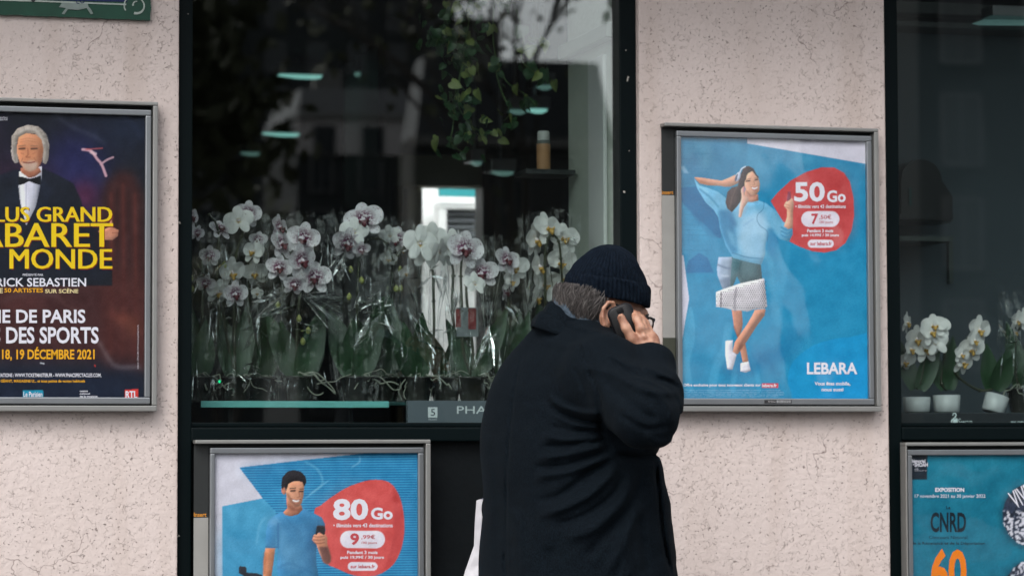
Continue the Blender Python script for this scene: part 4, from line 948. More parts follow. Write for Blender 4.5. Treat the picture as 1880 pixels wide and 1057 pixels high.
for sgn in (1,-1):   # ears: rim, lobe, hollow
    e = lambda f, r, u: H(-.014+f, sgn*(.0755+r), -.022+u)
    B.ell(e(-.002,.003,0), HM, (.017,.007,.030), .004)
    B.ell(e(.001,.011,.003), HM, (.010,.006,.020), .003, True)
    B.chain([e(.012,.006,.018), e(.004,.009,.028), e(-.008,.011,.025), e(-.016,.012,.010), e(-.013,.010,-.010), e(-.004,.008,-.024), e(.005,.004,-.028)], [.0032,.0036,.004,.004,.004,.0055,.0045], .003)
    B.ell(e(.013,.004,-.002), HM, (.004,.004,.007), .003)
# neck, trunk, limbs
B.cap(H(-.03,0,-.05), NECK, .056,.060,.03); B.cap(NECK, np.array((-.03,.0,1.30)), .060,.09,.04); B.cap(np.array((-.03,0,1.30)), PEL, .09,.10,.04)
B.cap(NECK+np.array((0,0,-.07)), SHR, .05,.05,.04); B.cap(NECK+np.array((0,0,-.07)), SHL, .04,.03,.03)
B.cap(SHR, ELR, .045,.036,.02); B.cap(ELR, WRR, .036,.026,.01)
B.cap(SHL, ELL, .03,.034,.02); B.cap(ELL, WRL, .036,.026,.01)
for sgn in (1,-1):
    hx = PEL+np.array((.5,-.87,0))*.09*sgn; kn = hx+np.array((.05,.03,-.42)); an = kn+np.array((-.02,-.01,-.40)); B.cap(PEL, hx, .09,.085,.04); B.cap(hx, kn, .08,.055,.02); B.cap(kn, an, .055,.036,.02)
    B.cap(an, an+np.array((.11,.06,-.055)), .036,.026,.02)
# right hand (holds the phone)
pw = -.128
B.ell(L3(1184,632,-.124), ((.25,0,.97),(.97,0,-.25),(0,1,0)), (.036,.031,.0155), .012); B.cap(WRR, L3(1184,636,-.124), .0235,.020,.014)
B.ell(L3(1170,629,-.130), ((-.5,0,.86),(.86,0,.5),(0,1,0)), (.026,.015,.014), .010)
B.chain([L3(1172,636,-.130), L3(1158,619,-.138), L3(1147,599,-.142), L3(1138.5,581,-.141)], [.0145,.0118,.0098,.0088], .006)
B.chain([L3(1180,618,-.128), L3(1173.5,600,-.135), L3(1167,583,-.126), L3(1163,573,-.108)], [.0112,.0100,.0090,.0078], .004)
B.chain([L3(1187,620,-.120), L3(1182,602,-.126), L3(1176,586,-.116), L3(1170,575,-.098)], [.0112,.0098,.0088,.0076], .004)
B.chain([L3(1193,625,-.110), L3(1190,607,-.114), L3(1184,591,-.103), L3(1177,580,-.088)], [.0106,.0094,.0084,.0074], .004)
B.chain([L3(1197,632,-.100), L3(1196,615,-.102), L3(1190,601,-.092), L3(1183,590,-.080)], [.0096,.0084,.0076,.0068], .004)
for a_, b_ in (((1181,617),(1188,634)),((1188,619),(1191,634)),((1194,624),(1193,636))): B.cap(L3(*a_,-.139), L3(*b_,-.138), .0040,.0015,.006)   # tendons
for c_ in ((1180,616,-.138),(1187,618.5,-.130),(1193,624,-.120)): B.ell(L3(*c_), HM, (.0075,.0075,.007), .006)
B.cap(L3(1176.6,608,-.150), L3(1178.5,620,-.150), .0028,.001,.001, True); B.cap(L3(1184.5,610,-.140), L3(1187,620,-.142), .0026,.001,.001, True)
for c_ in ((1150,602),(1152.5,606)): B.cap(L3(c_[0]-5,c_[1],-.1535), L3(c_[0]+4,c_[1]-2,-.1535), .0009,.0009,.0008, True)
B.ell(L3(1137.5,577,-.150), HM, (.0055,.0016,.0065), .001)   # thumb nail
# left hand, closed in front
ld = np.array((.92,.38,0)); lu = np.array((0,0,1.)); ls = np.array((.38,-.92,0)); pc = WRL+ld*.045
B.ell(pc, (ld,lu,ls), (.042,.036,.015), .012); B.cap(WRL, pc, .024,.02,.012)
for i in range(4):
    k_ = pc+ld*.036+lu*(.024-.016*i); B.chain([k_, k_+ld*.030+ls*.006, k_+ld*.036+ls*.034, k_+ld*.012+ls*.040], [.0095,.009,.0085,.0075], .003)
B.chain([pc+lu*.02-ld*.02, pc+lu*.042+ls*.015, pc+lu*.045+ld*.03+ls*.025], [.013,.0105,.009], .006)
body = B.obj('body', m_skin, man); del B

# ---- coat
FP = R(30)
rt = np.array((math.sin(FP), -math.cos(FP))); fw = np.array((math.cos(FP), math.sin(FP)))
Cc = SDF((-.34,-.46,.50), (.30,.42,1.62), .0046)
rows = [(560,1040,1075,1.2),(590,1002,1118,1.2),(612,978,1140,1.35),(630,955,1150,1.45),(660,926,1166,1.5),(700,899,1182,1.5),(767,886,1196,1.42),(823,883,1208,1.35),(913,885,1224,1.35),(1057,884,1244,1.35),(1250,878,1262,1.3),(1480,872,1272,1.3)]
zr = np.array([Zp(r_[0]) for r_ in rows])[::-1]; le = np.array([U(r_[1]) for r_ in rows])[::-1]; ri = np.array([U(r_[2]) for r_ in rows])[::-1]; ra = np.array([r_[3] for r_ in rows])[::-1]
zs = Cc.ax[2]; def_ = lambda v: np.interp(zs, zr, v)
lz, rz_, az = def_(le), def_(ri), def_(ra)
def sm1(v, k=7):
    p = np.pad(v, k, mode='edge'); return np.convolve(p, np.ones(2*k+1)/(2*k+1), 'valid')
lz, rz_, az = sm1(lz), sm1(rz_), sm1(az)
cu_ = (lz+rz_)/2; hw = (rz_-lz)/2; bq = hw/np.sqrt((az*rt[0])**2+fw[0]**2)*.955; aq = az*bq
X = Cc.ax[0][:,None,None]; Y = Cc.ax[1][None,:,None]; dx = X-cu_[None,None,:].astype(np.float32)
cwz = (.02*np.ones_like(cu_)).astype(np.float32)
# hunched upper back: the section shifts away from the camera a little near the neck
dy = Y-cwz[None,None,:]
p_ = dx*rt[0]+dy*rt[1]; q_ = dx*fw[0]+dy*fw[1]
ang = np.arctan2(p_/aq[None,None,:], q_/bq[None,None,:])
pw_ = 2.35
rr = ((np.abs(p_)/aq[None,None,:])**pw_+(np.abs(q_)/bq[None,None,:])**pw_)**(1/pw_)
fl = np.clip((1.18-zs)/.6, 0, 1)[None,None,:]        # the skirt of the coat falls in soft folds
rip = .010*fl*np.sin(ang*5+1.2+.9*np.sin(zs*4)[None,None,:])+.006*fl*np.sin(ang*11+2)
Cc.D[:] = ((rr-1)*np.minimum(aq, bq)[None,None,:]*.93-rip).astype(np.float32)
Cc.D[:] = np.maximum(Cc.D, (zs[None,None,:]-Zp(578)).astype(np.float32)); Cc.D[:] = np.maximum(Cc.D, (.56-zs[None,None,:]).astype(np.float32))
# shoulders and sleeves
Cc.cap(L3(1070,640,-.03), SHR+np.array((-.01,.01,-.012)), .072,.082,.05); Cc.cap(L3(1030,645,.05), SHL+np.array((.005,.02,-.02)), .07,.066,.05)
Cc.cap(SHR+np.array((0,0,-.02)), ELR+np.array((-.012,0,.008)), .086,.066,.035)
Cc.chain([ELR+np.array((0,0,0)), (ELR*.62+WRR*.38)+np.array((.014,0,0)), WRR*.82+ELR*.18+np.array((.006,0,.0)), WRR+np.array((.0,.004,-.006))], [.063,.056,.047,.034], .020)
Cc.cap(SHL+np.array((.0,0.02,-.01)), ELL+np.array((.01,0,0)), .068,.058,.03); Cc.cap(ELL, WRL-ld*.02, .062,.042,.02)
# cuff opening
Cc.cap(WRR+np.array((0,.0,.012)), WRR+np.array((0,.01,.06)), .026,.028,0, True); Cc.cap(WRL-ld*.03, WRL+ld*.05, .029,.029,0, True)
# folds: ridges and hollows pressed into the cloth facing the camera
dd = np.full((len(Cc.ax[0]), len(zs)), 0, np.float32); GX, GZ = np.meshgrid(Cc.ax[0], zs, indexing='ij')
T1 = lambda x, y: (840+x/2.127, 560+y/2.127)
folds = [([(470,245),(520,250),(600,275),(660,320)],16,.007),([(620,285),(680,330),(760,345),(830,350)],14,.008),([(640,300),(720,335),(790,400),(800,470)],15,.006),([(560,300),(640,370),(700,430),(760,450)],17,-.008),
 ([(340,345),(400,390),(470,415),(545,425)],11,.007),([(350,385),(420,430),(500,450),(555,455)],9,-.006),([(360,415),(430,455),(510,470),(560,470)],10,.006),([(345,460),(440,490),(550,490)],10,-.005),
 ([(320,500),(420,520),(560,505)],12,.006),([(310,545),(450,540),(575,515)],10,-.005),([(300,590),(430,575),(580,535)],13,.007),([(290,625),(420,620),(590,560)],12,-.006),([(290,665),(430,640),(600,580)],14,.007),
 ([(290,760),(400,730),(520,640),(610,590)],18,-.008),([(300,820),(420,775),(520,720),(620,620)],17,.010),([(360,850),(470,820),(590,740),(640,650)],15,-.007),([(400,900),(520,860),(630,760),(680,650)],20,.008),
 ([(450,1000),(560,900),(660,780),(720,640)],22,-.006),([(560,1057),(640,900),(700,760)],20,.006),([(600,575),(700,590),(790,575)],14,-.012),([(530,330),(545,420),(560,520),(600,575)],13,-.007),([(440,240),(475,300),(500,380)],8,-.0035),
 ([(700,500),(760,540),(840,520)],16,.006),([(820,330),(850,380),(868,470)],10,.005),([(740,290),(800,300),(850,330)],9,-.006),([(700,240),(770,270),(830,300)],11,.006),([(560,180),(640,230),(700,250)],10,.005),([(580,210),(650,265),(720,290)],9,-.005),
 ([(768,600),(778,720),(795,900),(830,1060)],7,-.010),([(200,780),(230,900),(220,1060)],30,.004),([(120,500),(140,700),(150,1000)],25,-.004),([(350,930),(360,1060)],26,-.004),([(640,850),(655,1060)],22,.006),([(455,110),(480,200),(520,300),(548,380),(565,470)],5,-.0050),([(250,160),(215,330),(190,560),(180,800),(178,1060)],4,-.0040),([(175,960),(180,1060)],5,-.006),([(380,30),(470,80),(560,100)],9,.005),([(300,110),(400,150),(520,150)],14,.003),([(430,560),(500,530),(575,500)],6,.004),([(380,480),(470,500),(540,478)],5,.004),([(660,280),(740,310),(800,340)],6,.005),([(600,420),(700,480),(800,470)],10,-.005),([(700,800),(730,1060)],18,-.005)]
for pts, wd_, amp in folds:
    q = np.array([(U(T1(x, y)[0], -.15), Zp(T1(x, y)[1], -.15)) for x, y in catmull(pts, 5)]); wd_ = wd_/2.127/SM
    bb = (GX > q[:,0].min()-3*wd_) & (GX < q[:,0].max()+3*wd_) & (GZ > q[:,1].min()-3*wd_) & (GZ < q[:,1].max()+3*wd_)
    gx, gz = GX[bb], GZ[bb]; d2 = np.full(gx.shape, 1e9); tt = np.zeros(gx.shape)
    for i in range(len(q)-1):
        a_, b_ = q[i], q[i+1]; ab = b_-a_; t_ = np.clip(((gx-a_[0])*ab[0]+(gz-a_[1])*ab[1])/max(1e-9, ab@ab), 0, 1); d_ = np.hypot(gx-a_[0]-t_*ab[0], gz-a_[1]-t_*ab[1]); mm = d_ < d2; d2[mm] = d_[mm]; tt[mm] = (i+t_[mm])/(len(q)-1)
    dd[bb] += (amp*1.08*np.exp(-(d2/wd_)**2)*np.clip(np.minimum(tt, 1-tt)*5, .0, 1)).astype(np.float32)
front = np.clip((.05-Cc.ax[1])/.1, 0, 1)[None,:,None].astype(np.float32)
rs = np.random.RandomState(3); nzf = gblur(rs.randn(*dd.shape), 9); nzf /= nzf.std(); nz2 = gblur(rs.randn(*dd.shape), 2.2); nz2 /= nz2.std()
Cc.D -= (dd+.0018*nzf.astype(np.float32)+.0008*nz2.astype(np.float32))[:,None,:]*front
# back side softly crumpled as well
Cc.D -= .003*(np.sin(Cc.ax[0]*38+2)[:,None,None]*np.sin(zs*23)[None,None,:]).astype(np.float32)*(1-front)
# hollow below
hs_ = np.maximum((rr-1)*np.minimum(aq, bq)[None,None,:]*.93-rip+.010, (zs[None,None,:]-.92)); Cc.D[:] = np.maximum(Cc.D, -hs_.astype(np.float32))
coat = Cc.obj('coat', m_coat, man); del Cc
# collar: tilted ring of doubled cloth
def collar(name, c, ru, rw_, tilt, th, hgt, m, yaw=.3, open_=.0, flare=.25, drop=0):
    V = []; F = []; n = 72; K = 14
    for i in range(n):
        t_ = 2*math.pi*i/n
        x = ru*math.cos(t_); y = rw_*math.sin(t_); z = -x*math.tan(tilt)
        wav = .0025*math.sin(5*t_+1)+.0015*math.sin(11*t_)
        for k in range(K):
            s_ = 2*math.pi*k/K; a_ = math.cos(s_)*th/2; b_ = math.sin(s_)*hgt/2
            rad = 1+(a_-b_*flare+wav)/ru
            V.append((c[0]+x*rad, c[1]+y*rad, c[2]+z+b_+drop*(1-math.cos(t_))*.5))
    for i in range(n):
        for k in range(K): F.append((i*K+k, ((i+1) % n)*K+k, ((i+1) % n)*K+(k+1) % K, i*K+(k+1) % K))
    W = [ML(*v) for v in V]; o = mesh_obj(name, W, F, m, None, True); 
    for v in o.data.vertices: v.co -= MO
    o.parent = man; return o
CN = L3(1066, 604, 0)
collar('collar', CN, .076, .078, R(27), .018, .056, m_coat, flare=.42)
collar('collar', CN+np.array((-.010,0,-.012)), .086, .088, R(24), .016, .036, m_coat, flare=.6)
collar('shirt_collar', CN+np.array((.010,-.004,.022)), .068, .072, R(31), .010, .046, m_scarf, flare=.05)

# trousers and shoes
Tq = SDF((-.24,-.2,.05), (.25,.25,1.0), .008)
Sq = []
for sgn in (1,-1):
    hx = PEL+np.array((.5,-.87,0))*.09*sgn; kn = hx+np.array((.05,.03,-.42)); an = kn+np.array((-.02,-.01,-.40))
    Tq.cap(PEL, hx, .115,.11,.04); Tq.cap(hx, kn, .105,.08,.02); Tq.cap(kn, an+np.array((0,0,-.0)), .08,.062,.02)
    s2 = SDF(an+np.array((-.1,-.1,-.13)), an+np.array((.22,.2,.09)), .006)
    fd = np.array((.87,.5,0)); g0 = np.array((0,0,-an[2]))
    s2.cap(an+g0+np.array((0,0,.045))-fd*.02, an+g0+np.array((0,0,.04))+fd*.08, .042,.045,.02); s2.cap(an+g0+np.array((0,0,.04))+fd*.08, an+g0+np.array((0,0,.032))+fd*.17, .045,.032,.02); s2.cap(an+g0+np.array((0,0,.05)), an, .042,.045,.02)
    s2.D[:] = np.maximum(s2.D, (0.002-s2.ax[2])[None,None,:].astype(np.float32)); Sq.append(s2)
Tq.D[:] = np.maximum(Tq.D, (.075-Tq.ax[2])[None,None,:].astype(np.float32))
Tq.obj('trousers', m_trs, man)
for s2 in Sq: s2.obj('shoe', mat('black_leather', (.012,.011,.011), .35), man)

# ---- knitted cap: ribbed stack of rings following the slouched outline
def rings(name, prof, m, nseg=300, rib=60, ribamp=.0016, close=True, thick=0):
    V = []; F = []; K = len(prof)
    for j, (c, ru, rw_, tl) in enumerate(prof):
        for i in range(nseg):
            t_ = 2*math.pi*i/nseg; am = ribamp*(abs(math.sin(rib/2*t_))-.5)*2+.0008*math.sin(7*t_+j*.6)+.0006*math.sin(3*t_-j*.4)
            x = (ru+am)*math.cos(t_); y = (rw_+am)*math.sin(t_)
            V.append((c[0]+x, c[1]+y, c[2]-x*math.tan(tl)+.0004*math.sin(13*t_+j)))
    for j in range(K-1):
        for i in range(nseg): F.append((j*nseg+i, j*nseg+(i+1) % nseg, (j+1)*nseg+(i+1) % nseg, (j+1)*nseg+i))
    if close: F.append(tuple((K-1)*nseg+i for i in range(nseg)))
    o = mesh_obj(name, [ML(*v)-MO for v in V], F, m, None, True); o.parent = man; return o
def hat_prof(cols, n=4):
    # each: left px, left py, right px, right py, depth radius
    q = catmull(cols, n); o = []
    for l0, l1, r0, r1, dr in q:
        c = (L3(l0, l1, .0)+L3(r0, r1, .0))/2; o.append((c, (r0-l0)/2/SM, dr, math.atan2(r1-l1, r0-l0)))
    return o
hp = hat_prof([(1042,528,1190,560,.088),(1040,515,1192,542,.090),(1043,500,1190,524,.091),(1052,487,1184,504,.088),(1064,474,1176,486,.081),(1078,462,1166,470,.069),(1092,453,1156,459,.052),(1104,448.5,1144,452,.032),(1114,446.5,1134,448,.014),(1121,446,1127,446.6,.003)], 5)
rings('knit_cap', hp, m_knit, ribamp=.0015)
hb = hat_prof([(1042,533,1189,562,.0885),(1038,531,1193.5,561,.0930),(1037.5,521,1195.5,548,.0955),(1038.5,509,1195,533,.0960),(1041,502,1193,524,.0945),(1045,500,1189,521,.0900)], 4)
rings('cap_cuff', hb, m_knit, ribamp=.0019, close=False)

# ---- grey hair below the cap: a shell of fine tufts
m_hair = mat('grey_hair', (.12,.11,.105), .55, var=.3, vscale=30, spec=.3); m_hair3 = mat('mid_hair', (.055,.047,.044), .6, var=.4, vscale=50); m_hair2 = mat('dark_hair', (.028,.024,.023), .6, var=.6, vscale=50)
mb = MB(); rnd = random.Random(8)
def hairpt(az_, u_): # azimuth from the back of the head, height
    th_ = az_; rr_ = math.sqrt(max(0, 1-((u_-.022)/.100)**2)); return H(-.012-math.cos(th_)*.098*rr_, math.sin(th_)*.079*rr_, u_)
for i in range(3600):
    az_ = rnd.uniform(-1.42, 1.42); side = abs(az_)/1.42; u0 = rnd.uniform(-.055+side*.035, .03); L_ = rnd.uniform(.022, .045)
    if side > .80 and u0 < -.012: continue
    pts = []; lean = rnd.gauss(0,.42)+.35*np.sign(az_)*side; lift = rnd.uniform(-.001, .007)
    for k in range(5):
        f_ = k/4; p0 = hairpt(az_-lean*f_*.35, u0-L_*f_); nrm = (p0-H(-.012,0,.0)); nrm /= np.linalg.norm(nrm)
        pts.append(ML(*(p0+nrm*(lift+.003*math.sin(f_*3)+.002)))-MO)
    mb.cur = rnd.choice((0,1,1,2,2)) if u0 > -.03 else rnd.choice((0,1,1,1,2))
    mb.tube(pts, [.0007,.0010,.0010,.0007,.0002], 3, caps=False)
ob = MB.build(mb, 'hair', [m_hair, m_hair2, m_hair3], None, True); ob.parent = man
# scalp layer under the strands so no skin shows through
V = []; F = []
for i in range(41):
    for j in range(13):
        az_ = -1.38+2.76*i/40; sd_ = abs(az_)/1.38; u_ = .03+(-.085+sd_*.045-.03)*j/12; p0 = hairpt(az_, max(u_, -.07)); nrm = p0-H(-.012,0,0); nrm /= np.linalg.norm(nrm); V.append(ML(*(p0+nrm*.0012))-MO)
for i in range(40):
    for j in range(12): F.append((i*13+j, (i+1)*13+j, (i+1)*13+j+1, i*13+j+1))
o = mesh_obj('hair_base', V, F, m_hair2, None, True); o.parent = man
# eyebrows, eyes
mb = MB()
for sgn in (1,-1): mb.tube([ML(*H(.093,sgn*.014,.002))-MO, ML(*H(.094,sgn*.028,.006))-MO, ML(*H(.085,sgn*.045,.002))-MO], [.003,.0035,.002], 6)
o = mb.build('eyebrows', m_hair2, None, True); o.parent = man
for sgn in (1,-1):
    mb = MB(); c = ML(*H(.0790,sgn*.031,-.016))-MO
    mb.lathe([(max(1e-4,.0095*math.sin(q)), -.0095*math.cos(q)) for q in np.linspace(0,math.pi,9)], c, 12); o = mb.build('eye', mat('eye_white', (.5,.48,.46), .2, var=0), None, True); o.parent = man
    mb = MB(); c = ML(*H(.0852,sgn*.031,-.017))-MO; mb.lathe([(max(1e-4,.0045*math.sin(q)), -.0045*math.cos(q)) for q in np.linspace(0,math.pi,7)], c, 10); o = mb.build('iris', mat('brown_iris', (.03,.015,.01), .15, var=0), None, True); o.parent = man
# glasses
m_gl = mat('black_plastic', (.006,.006,.007), .25, var=0); mb = MB()
W_ = lambda f, r, u: ML(*H(f, r, u))-MO
for sgn in (1,-1):
    pts = [W_(.100, sgn*(.033+.026*math.cos(q)), -.018+.019*math.sin(q)*(1-.1*math.cos(q))) for q in np.linspace(0, 2*math.pi, 25)]; mb.tube(pts, .0021, 8, False)
    mb.tube([W_(.100,sgn*.058,-.008), W_(.096,sgn*.068,-.006), W_(.088,sgn*.0745,-.006), W_(.05,sgn*.079,-.005), W_(.01,sgn*.081,.003), W_(-.012,sgn*.083,.004), W_(-.022,sgn*.084,-.012)], [.003,.0034,.0028,.0024,.0022,.002,.0016], 8)
mb.tube([W_(.102,-.008,-.012), W_(.106,0,-.009), W_(.102,.008,-.012)], .002, 8)
o = mb.build('glasses', m_gl, None, True); o.parent = man
for sgn in (1,-1):
    mb = MB(); c0 = W_(.100, sgn*.033, -.018); ring = [W_(.100, sgn*(.033+.025*math.cos(q)), -.018+.018*math.sin(q)) for q in np.linspace(0, 2*math.pi, 21)[:-1]]
    mb.add([c0]+ring, [(0, 1+i, 1+(i+1) % 20) for i in range(20)]); l_ = mb.build('lens', glassy('lens_glass', (.95,.96,.96), 1.5), None); l_.parent = o

# ---- phone in his hand
pcn = L3(1150, 603, -.112); pu = np.array((-.36,-.03,.93)); pu /= np.linalg.norm(pu); pn = np.array((.08,-1,.0)); pn -= pu*(pn@pu); pn /= np.linalg.norm(pn); ps = np.cross(pu, pn)
ph = thing('mobile_phone', 'black mobile phone pressed to the ear of the man in the dark coat', 'phone', tuple(ML(*pcn)))
def slab(w2, h2, t2, r_, du=0, dn=0, n=8):
    mb = MB(); out_ = []
    for cx, cy, a0 in ((w2-r_,h2-r_,0),(-w2+r_,h2-r_,90),(-w2+r_,-h2+r_,180),(w2-r_,-h2+r_,270)):
        for k in range(n+1):
            q = R(a0+90*k/n); out_.append((cx+r_*math.cos(q), cy+r_*math.sin(q)))
    lay = [(-t2, .88), (-t2*.8, .95), (-t2*.3, 1), (t2*.3, 1), (t2*.8, .95), (t2, .88)]; N = len(out_); V = []
    for tz, sc in lay:
        e_ = (1-sc)*w2
        for x, y in out_:
            x2 = x-math.copysign(e_, x); y2 = y-math.copysign(e_, y); c_ = pcn+ps*x2+pu*(y2+du)+pn*(tz+dn); V.append(ML(*c_)-ML(*pcn))
    F = [tuple(range(N))[::-1], tuple((len(lay)-1)*N+i for i in range(N))]
    for j in range(len(lay)-1):
        for i in range(N): F.append((j*N+i, j*N+(i+1) % N, (j+1)*N+(i+1) % N, (j+1)*N+i))
    mb.add(V, F); return mb
def phpart(mb, nm, m):
    o = mb.build(nm, m, None, True); o.parent = ph; return o
phpart(slab(.028,.056,.0062,.015), 'phone_body', mat('phone_black', (.004,.004,.005), .4, var=0, spec=.25))
phpart(slab(.0288,.0568,.0018,.0155), 'phone_rim', mat('phone_rim_metal', (.05,.055,.065), .35, .8, var=0))
phpart(slab(.0075,.0075,.0009,.006, .044, .0068), 'camera_lens', mat('lens_black', (.006,.006,.007), .35, var=0, spec=.2))
phpart(slab(.024,.047,.0008,.010, 0, -.0064), 'screen', mat('screen_dark', (.01,.01,.012), .08, var=0))

# ---- plastic bag hanging from his left forearm
bg_ = thing('carrier_bag', 'white plastic carrier bag with small blue print hanging at the left side of the man', 'bag', tuple(ML(-.14,.27,.75)))
def bagpt(s_, t_, off):  # s across 0..1, t down 0..1
    top = 1.153; bot = .74; z = top+(bot-top)*t_
    wl = np.interp(t_, [0,.12,.25,.4,1], [-.262,-.266,-.268,-.290,-.345]); wr = np.interp(t_, [0,.2,.5,1], [-.04,-.02,.03,.06])
    u = wl+(wr-wl)*s_; prof = math.sin(math.pi*min(max(s_,0),1))**.6
    w0 = .285+.10*(s_-.2)*.3; wr_ = .007*math.sin(23*s_+9*t_)+.005*math.sin(41*s_-15*t_+1)+.004*math.sin(60*t_+12*s_)
    dep = (.018+.05*t_)*prof
    return ML(u, w0+off*(dep+wr_*prof), z+.006*math.sin(14*s_)*(1-t_))-Vector(ML(-.14,.27,.75))
V = []; F = []; NS, NT = 44, 44
for side in (-1, 1):
    for i in range(NS+1):
        for j in range(NT+1): V.append(bagpt(i/NS, j/NT, side))
for sd_ in (0, 1):
    b0 = sd_*(NS+1)*(NT+1)
    for i in range(NS):
        for j in range(NT):
            q = (b0+i*(NT+1)+j, b0+i*(NT+1)+j+1, b0+(i+1)*(NT+1)+j+1, b0+(i+1)*(NT+1)+j); F.append(q if sd_ == 0 else q[::-1])
for i in range(NS): a_ = i*(NT+1)+NT; b0 = (NS+1)*(NT+1); F.append((a_, a_+NT+1, b0+a_+NT+1, b0+a_))
m_bag = mat('white_plastic', (.50,.49,.52), .4, var=.08, bump=.5, bscale=22)
o = mesh_obj('bag_body', V, F, m_bag, None, True); o.parent = bg_
mb = MB()
for sx in (.18,.62): mb.tube([bagpt(sx,.0,-.5), ML(-.19+sx*.1,.27,1.19)-Vector(ML(-.14,.27,.75)), ML(-.16+sx*.1,.31,1.205)-Vector(ML(-.14,.27,.75)), bagpt(sx+.2,.0,.5)], [.010,.006,.006,.010], 8)
o = mb.build('handle', m_bag, None, True); o.parent = bg_
m_bl = mat('blue_print', (.03,.05,.16), .4, var=0); mb = MB()
def bagmark(pts, wd_):
    L_ = []
    for i, (s_, t_) in enumerate(pts): L_.append((bagpt(s_-wd_, t_, -1)+MF*-.0022, bagpt(s_+wd_, t_, -1)+MF*-.0022))
    for i in range(len(L_)-1): mb.add([L_[i][0], L_[i+1][0], L_[i+1][1], L_[i][1]], [(0,1,2,3)])
bagmark([(.075,.22+.012*k) for k in range(9)], .003); bagmark([(.072,.215),(.08,.222)], .006); bagmark([(.14,.265),(.15,.275),(.16,.262)], .010); bagmark([(.05,.0),(.12,.004)], .02)
for k in range(7): bagmark([(.06+.018*k,.455),(.06+.018*k,.475)], .006)
o = mb.build('print', m_bl, None); o.parent = bg_
# ------------------------------------------------------------------ orchids in the windows
def petal_material(name, base, spot, spots, core_r, core_s):
    m = bpy.data.materials.new(name); m.use_nodes = True; n = m.node_tree.nodes; L = m.node_tree.links; b = n['Principled BSDF']; b.inputs['Roughness'].default_value = .5
    b.inputs['Subsurface Weight'].default_value = 0
    tc = n.new('ShaderNodeTexCoord'); ln = n.new('ShaderNodeVectorMath'); ln.operation = 'LENGTH'; L.new(tc.outputs['Object'], ln.inputs[0])
    ns = n.new('ShaderNodeTexNoise'); ns.inputs['Scale'].default_value = 7; ns.inputs['Detail'].default_value = 3; L.new(tc.outputs['Object'], ns.inputs[0])
    vr = n.new('ShaderNodeTexVoronoi'); vr.inputs['Scale'].default_value = 6.5; L.new(tc.outputs['Object'], vr.inputs[0])
    r1 = n.new('ShaderNodeMapRange'); r1.inputs[1].default_value = core_r+core_s; r1.inputs[2].default_value = core_r; L.new(ln.outputs['Value'], r1.inputs[0])   # dense near the centre
    mu = n.new('ShaderNodeMath'); mu.operation = 'MULTIPLY'; L.new(r1.outputs[0], mu.inputs[0])
    r0 = n.new('ShaderNodeMapRange'); r0.inputs[1].default_value = .38; r0.inputs[2].default_value = .52; L.new(ns.outputs['Fac'], r0.inputs[0]); L.new(r0.outputs[0], mu.inputs[1])
    r2 = n.new('ShaderNodeMapRange'); r2.inputs[1].default_value = .24; r2.inputs[2].default_value = .12; r2.inputs[4].default_value = spots; L.new(vr.outputs['Distance'], r2.inputs[0])
    mxx = n.new('ShaderNodeMath'); mxx.operation = 'MAXIMUM'; L.new(mu.outputs[0], mxx.inputs[0]); L.new(r2.outputs[0], mxx.inputs[1])
    mx = n.new('ShaderNodeMix'); mx.data_type = 'RGBA'; mx.inputs['A'].default_value = tuple(base)+(1,); mx.inputs['B'].default_value = tuple(spot)+(1,); L.new(mxx.outputs[0], mx.inputs['Factor'])
    L.new(mx.outputs['Result'], b.inputs['Base Color'])
    tr = n.new('ShaderNodeBsdfTranslucent'); ms = n.new('ShaderNodeMixShader'); ms.inputs[0].default_value = .25; L.new(mx.outputs['Result'], tr.inputs[0])
    L.new(b.outputs[0], ms.inputs[1]); L.new(tr.outputs[0], ms.inputs[2]); L.new(ms.outputs[0], n['Material Output'].inputs[0])
    wv = n.new('ShaderNodeTexNoise'); wv.inputs['Scale'].default_value = 18; L.new(tc.outputs['Object'], wv.inputs[0]); bp = n.new('ShaderNodeBump'); bp.inputs['Strength'].default_value = .25; bp.inputs['Distance'].default_value = .08
    L.new(wv.outputs['Fac'], bp.inputs['Height']); L.new(bp.outputs[0], b.inputs['Normal'])
    return m
M_SPK = petal_material('speckled_petal', (.88,.84,.88), (.15,.008,.075), .85, .34, .42)
M_WHT = petal_material('white_petal', (.86,.85,.84), (.60,.52,.30), 0, .10, .16)
m_lipd = mat('maroon_lip', (.10,.008,.018), .5, var=.5, vscale=3); m_lipy = mat('yellow_lip', (.50,.30,.06), .5, var=.4, vscale=3); m_col = mat('column_white', (.7,.62,.68), .5)
def petal(cx, cz, rx, rz, rot, cup, y0=0, nr=6, na=18, wav=0, ph=0):
    V = []; F = []; c, s_ = math.cos(R(rot)), math.sin(R(rot))
    for i in range(nr+1):
        for k in range(na):
            q = 2*math.pi*k/na; r_ = i/nr if i else .001
            x, z = rx*r_*math.cos(q), rz*r_*math.sin(q)*(1+.08*math.cos(q)); X_, Z_ = cx+x*c-z*s_, cz+x*s_+z*c
            d = math.hypot(X_, Z_); y = y0-cup*r_*r_+.10*d*d*(.6)+wav*r_*math.sin(4*q+ph)
            V.append((X_, y, Z_))
    for i in range(nr):
        for k in range(na): F.append((i*na+k, i*na+(k+1) % na, (i+1)*na+(k+1) % na, (i+1)*na+k))
    return V, F
def fl_mesh(name, lst, m):
    mb = MB()
    for a in lst: mb.add(*petal(**a))
    o = mb.build(name, m, None, True); me = o.data; bpy.data.objects.remove(o); return me
FL = {}
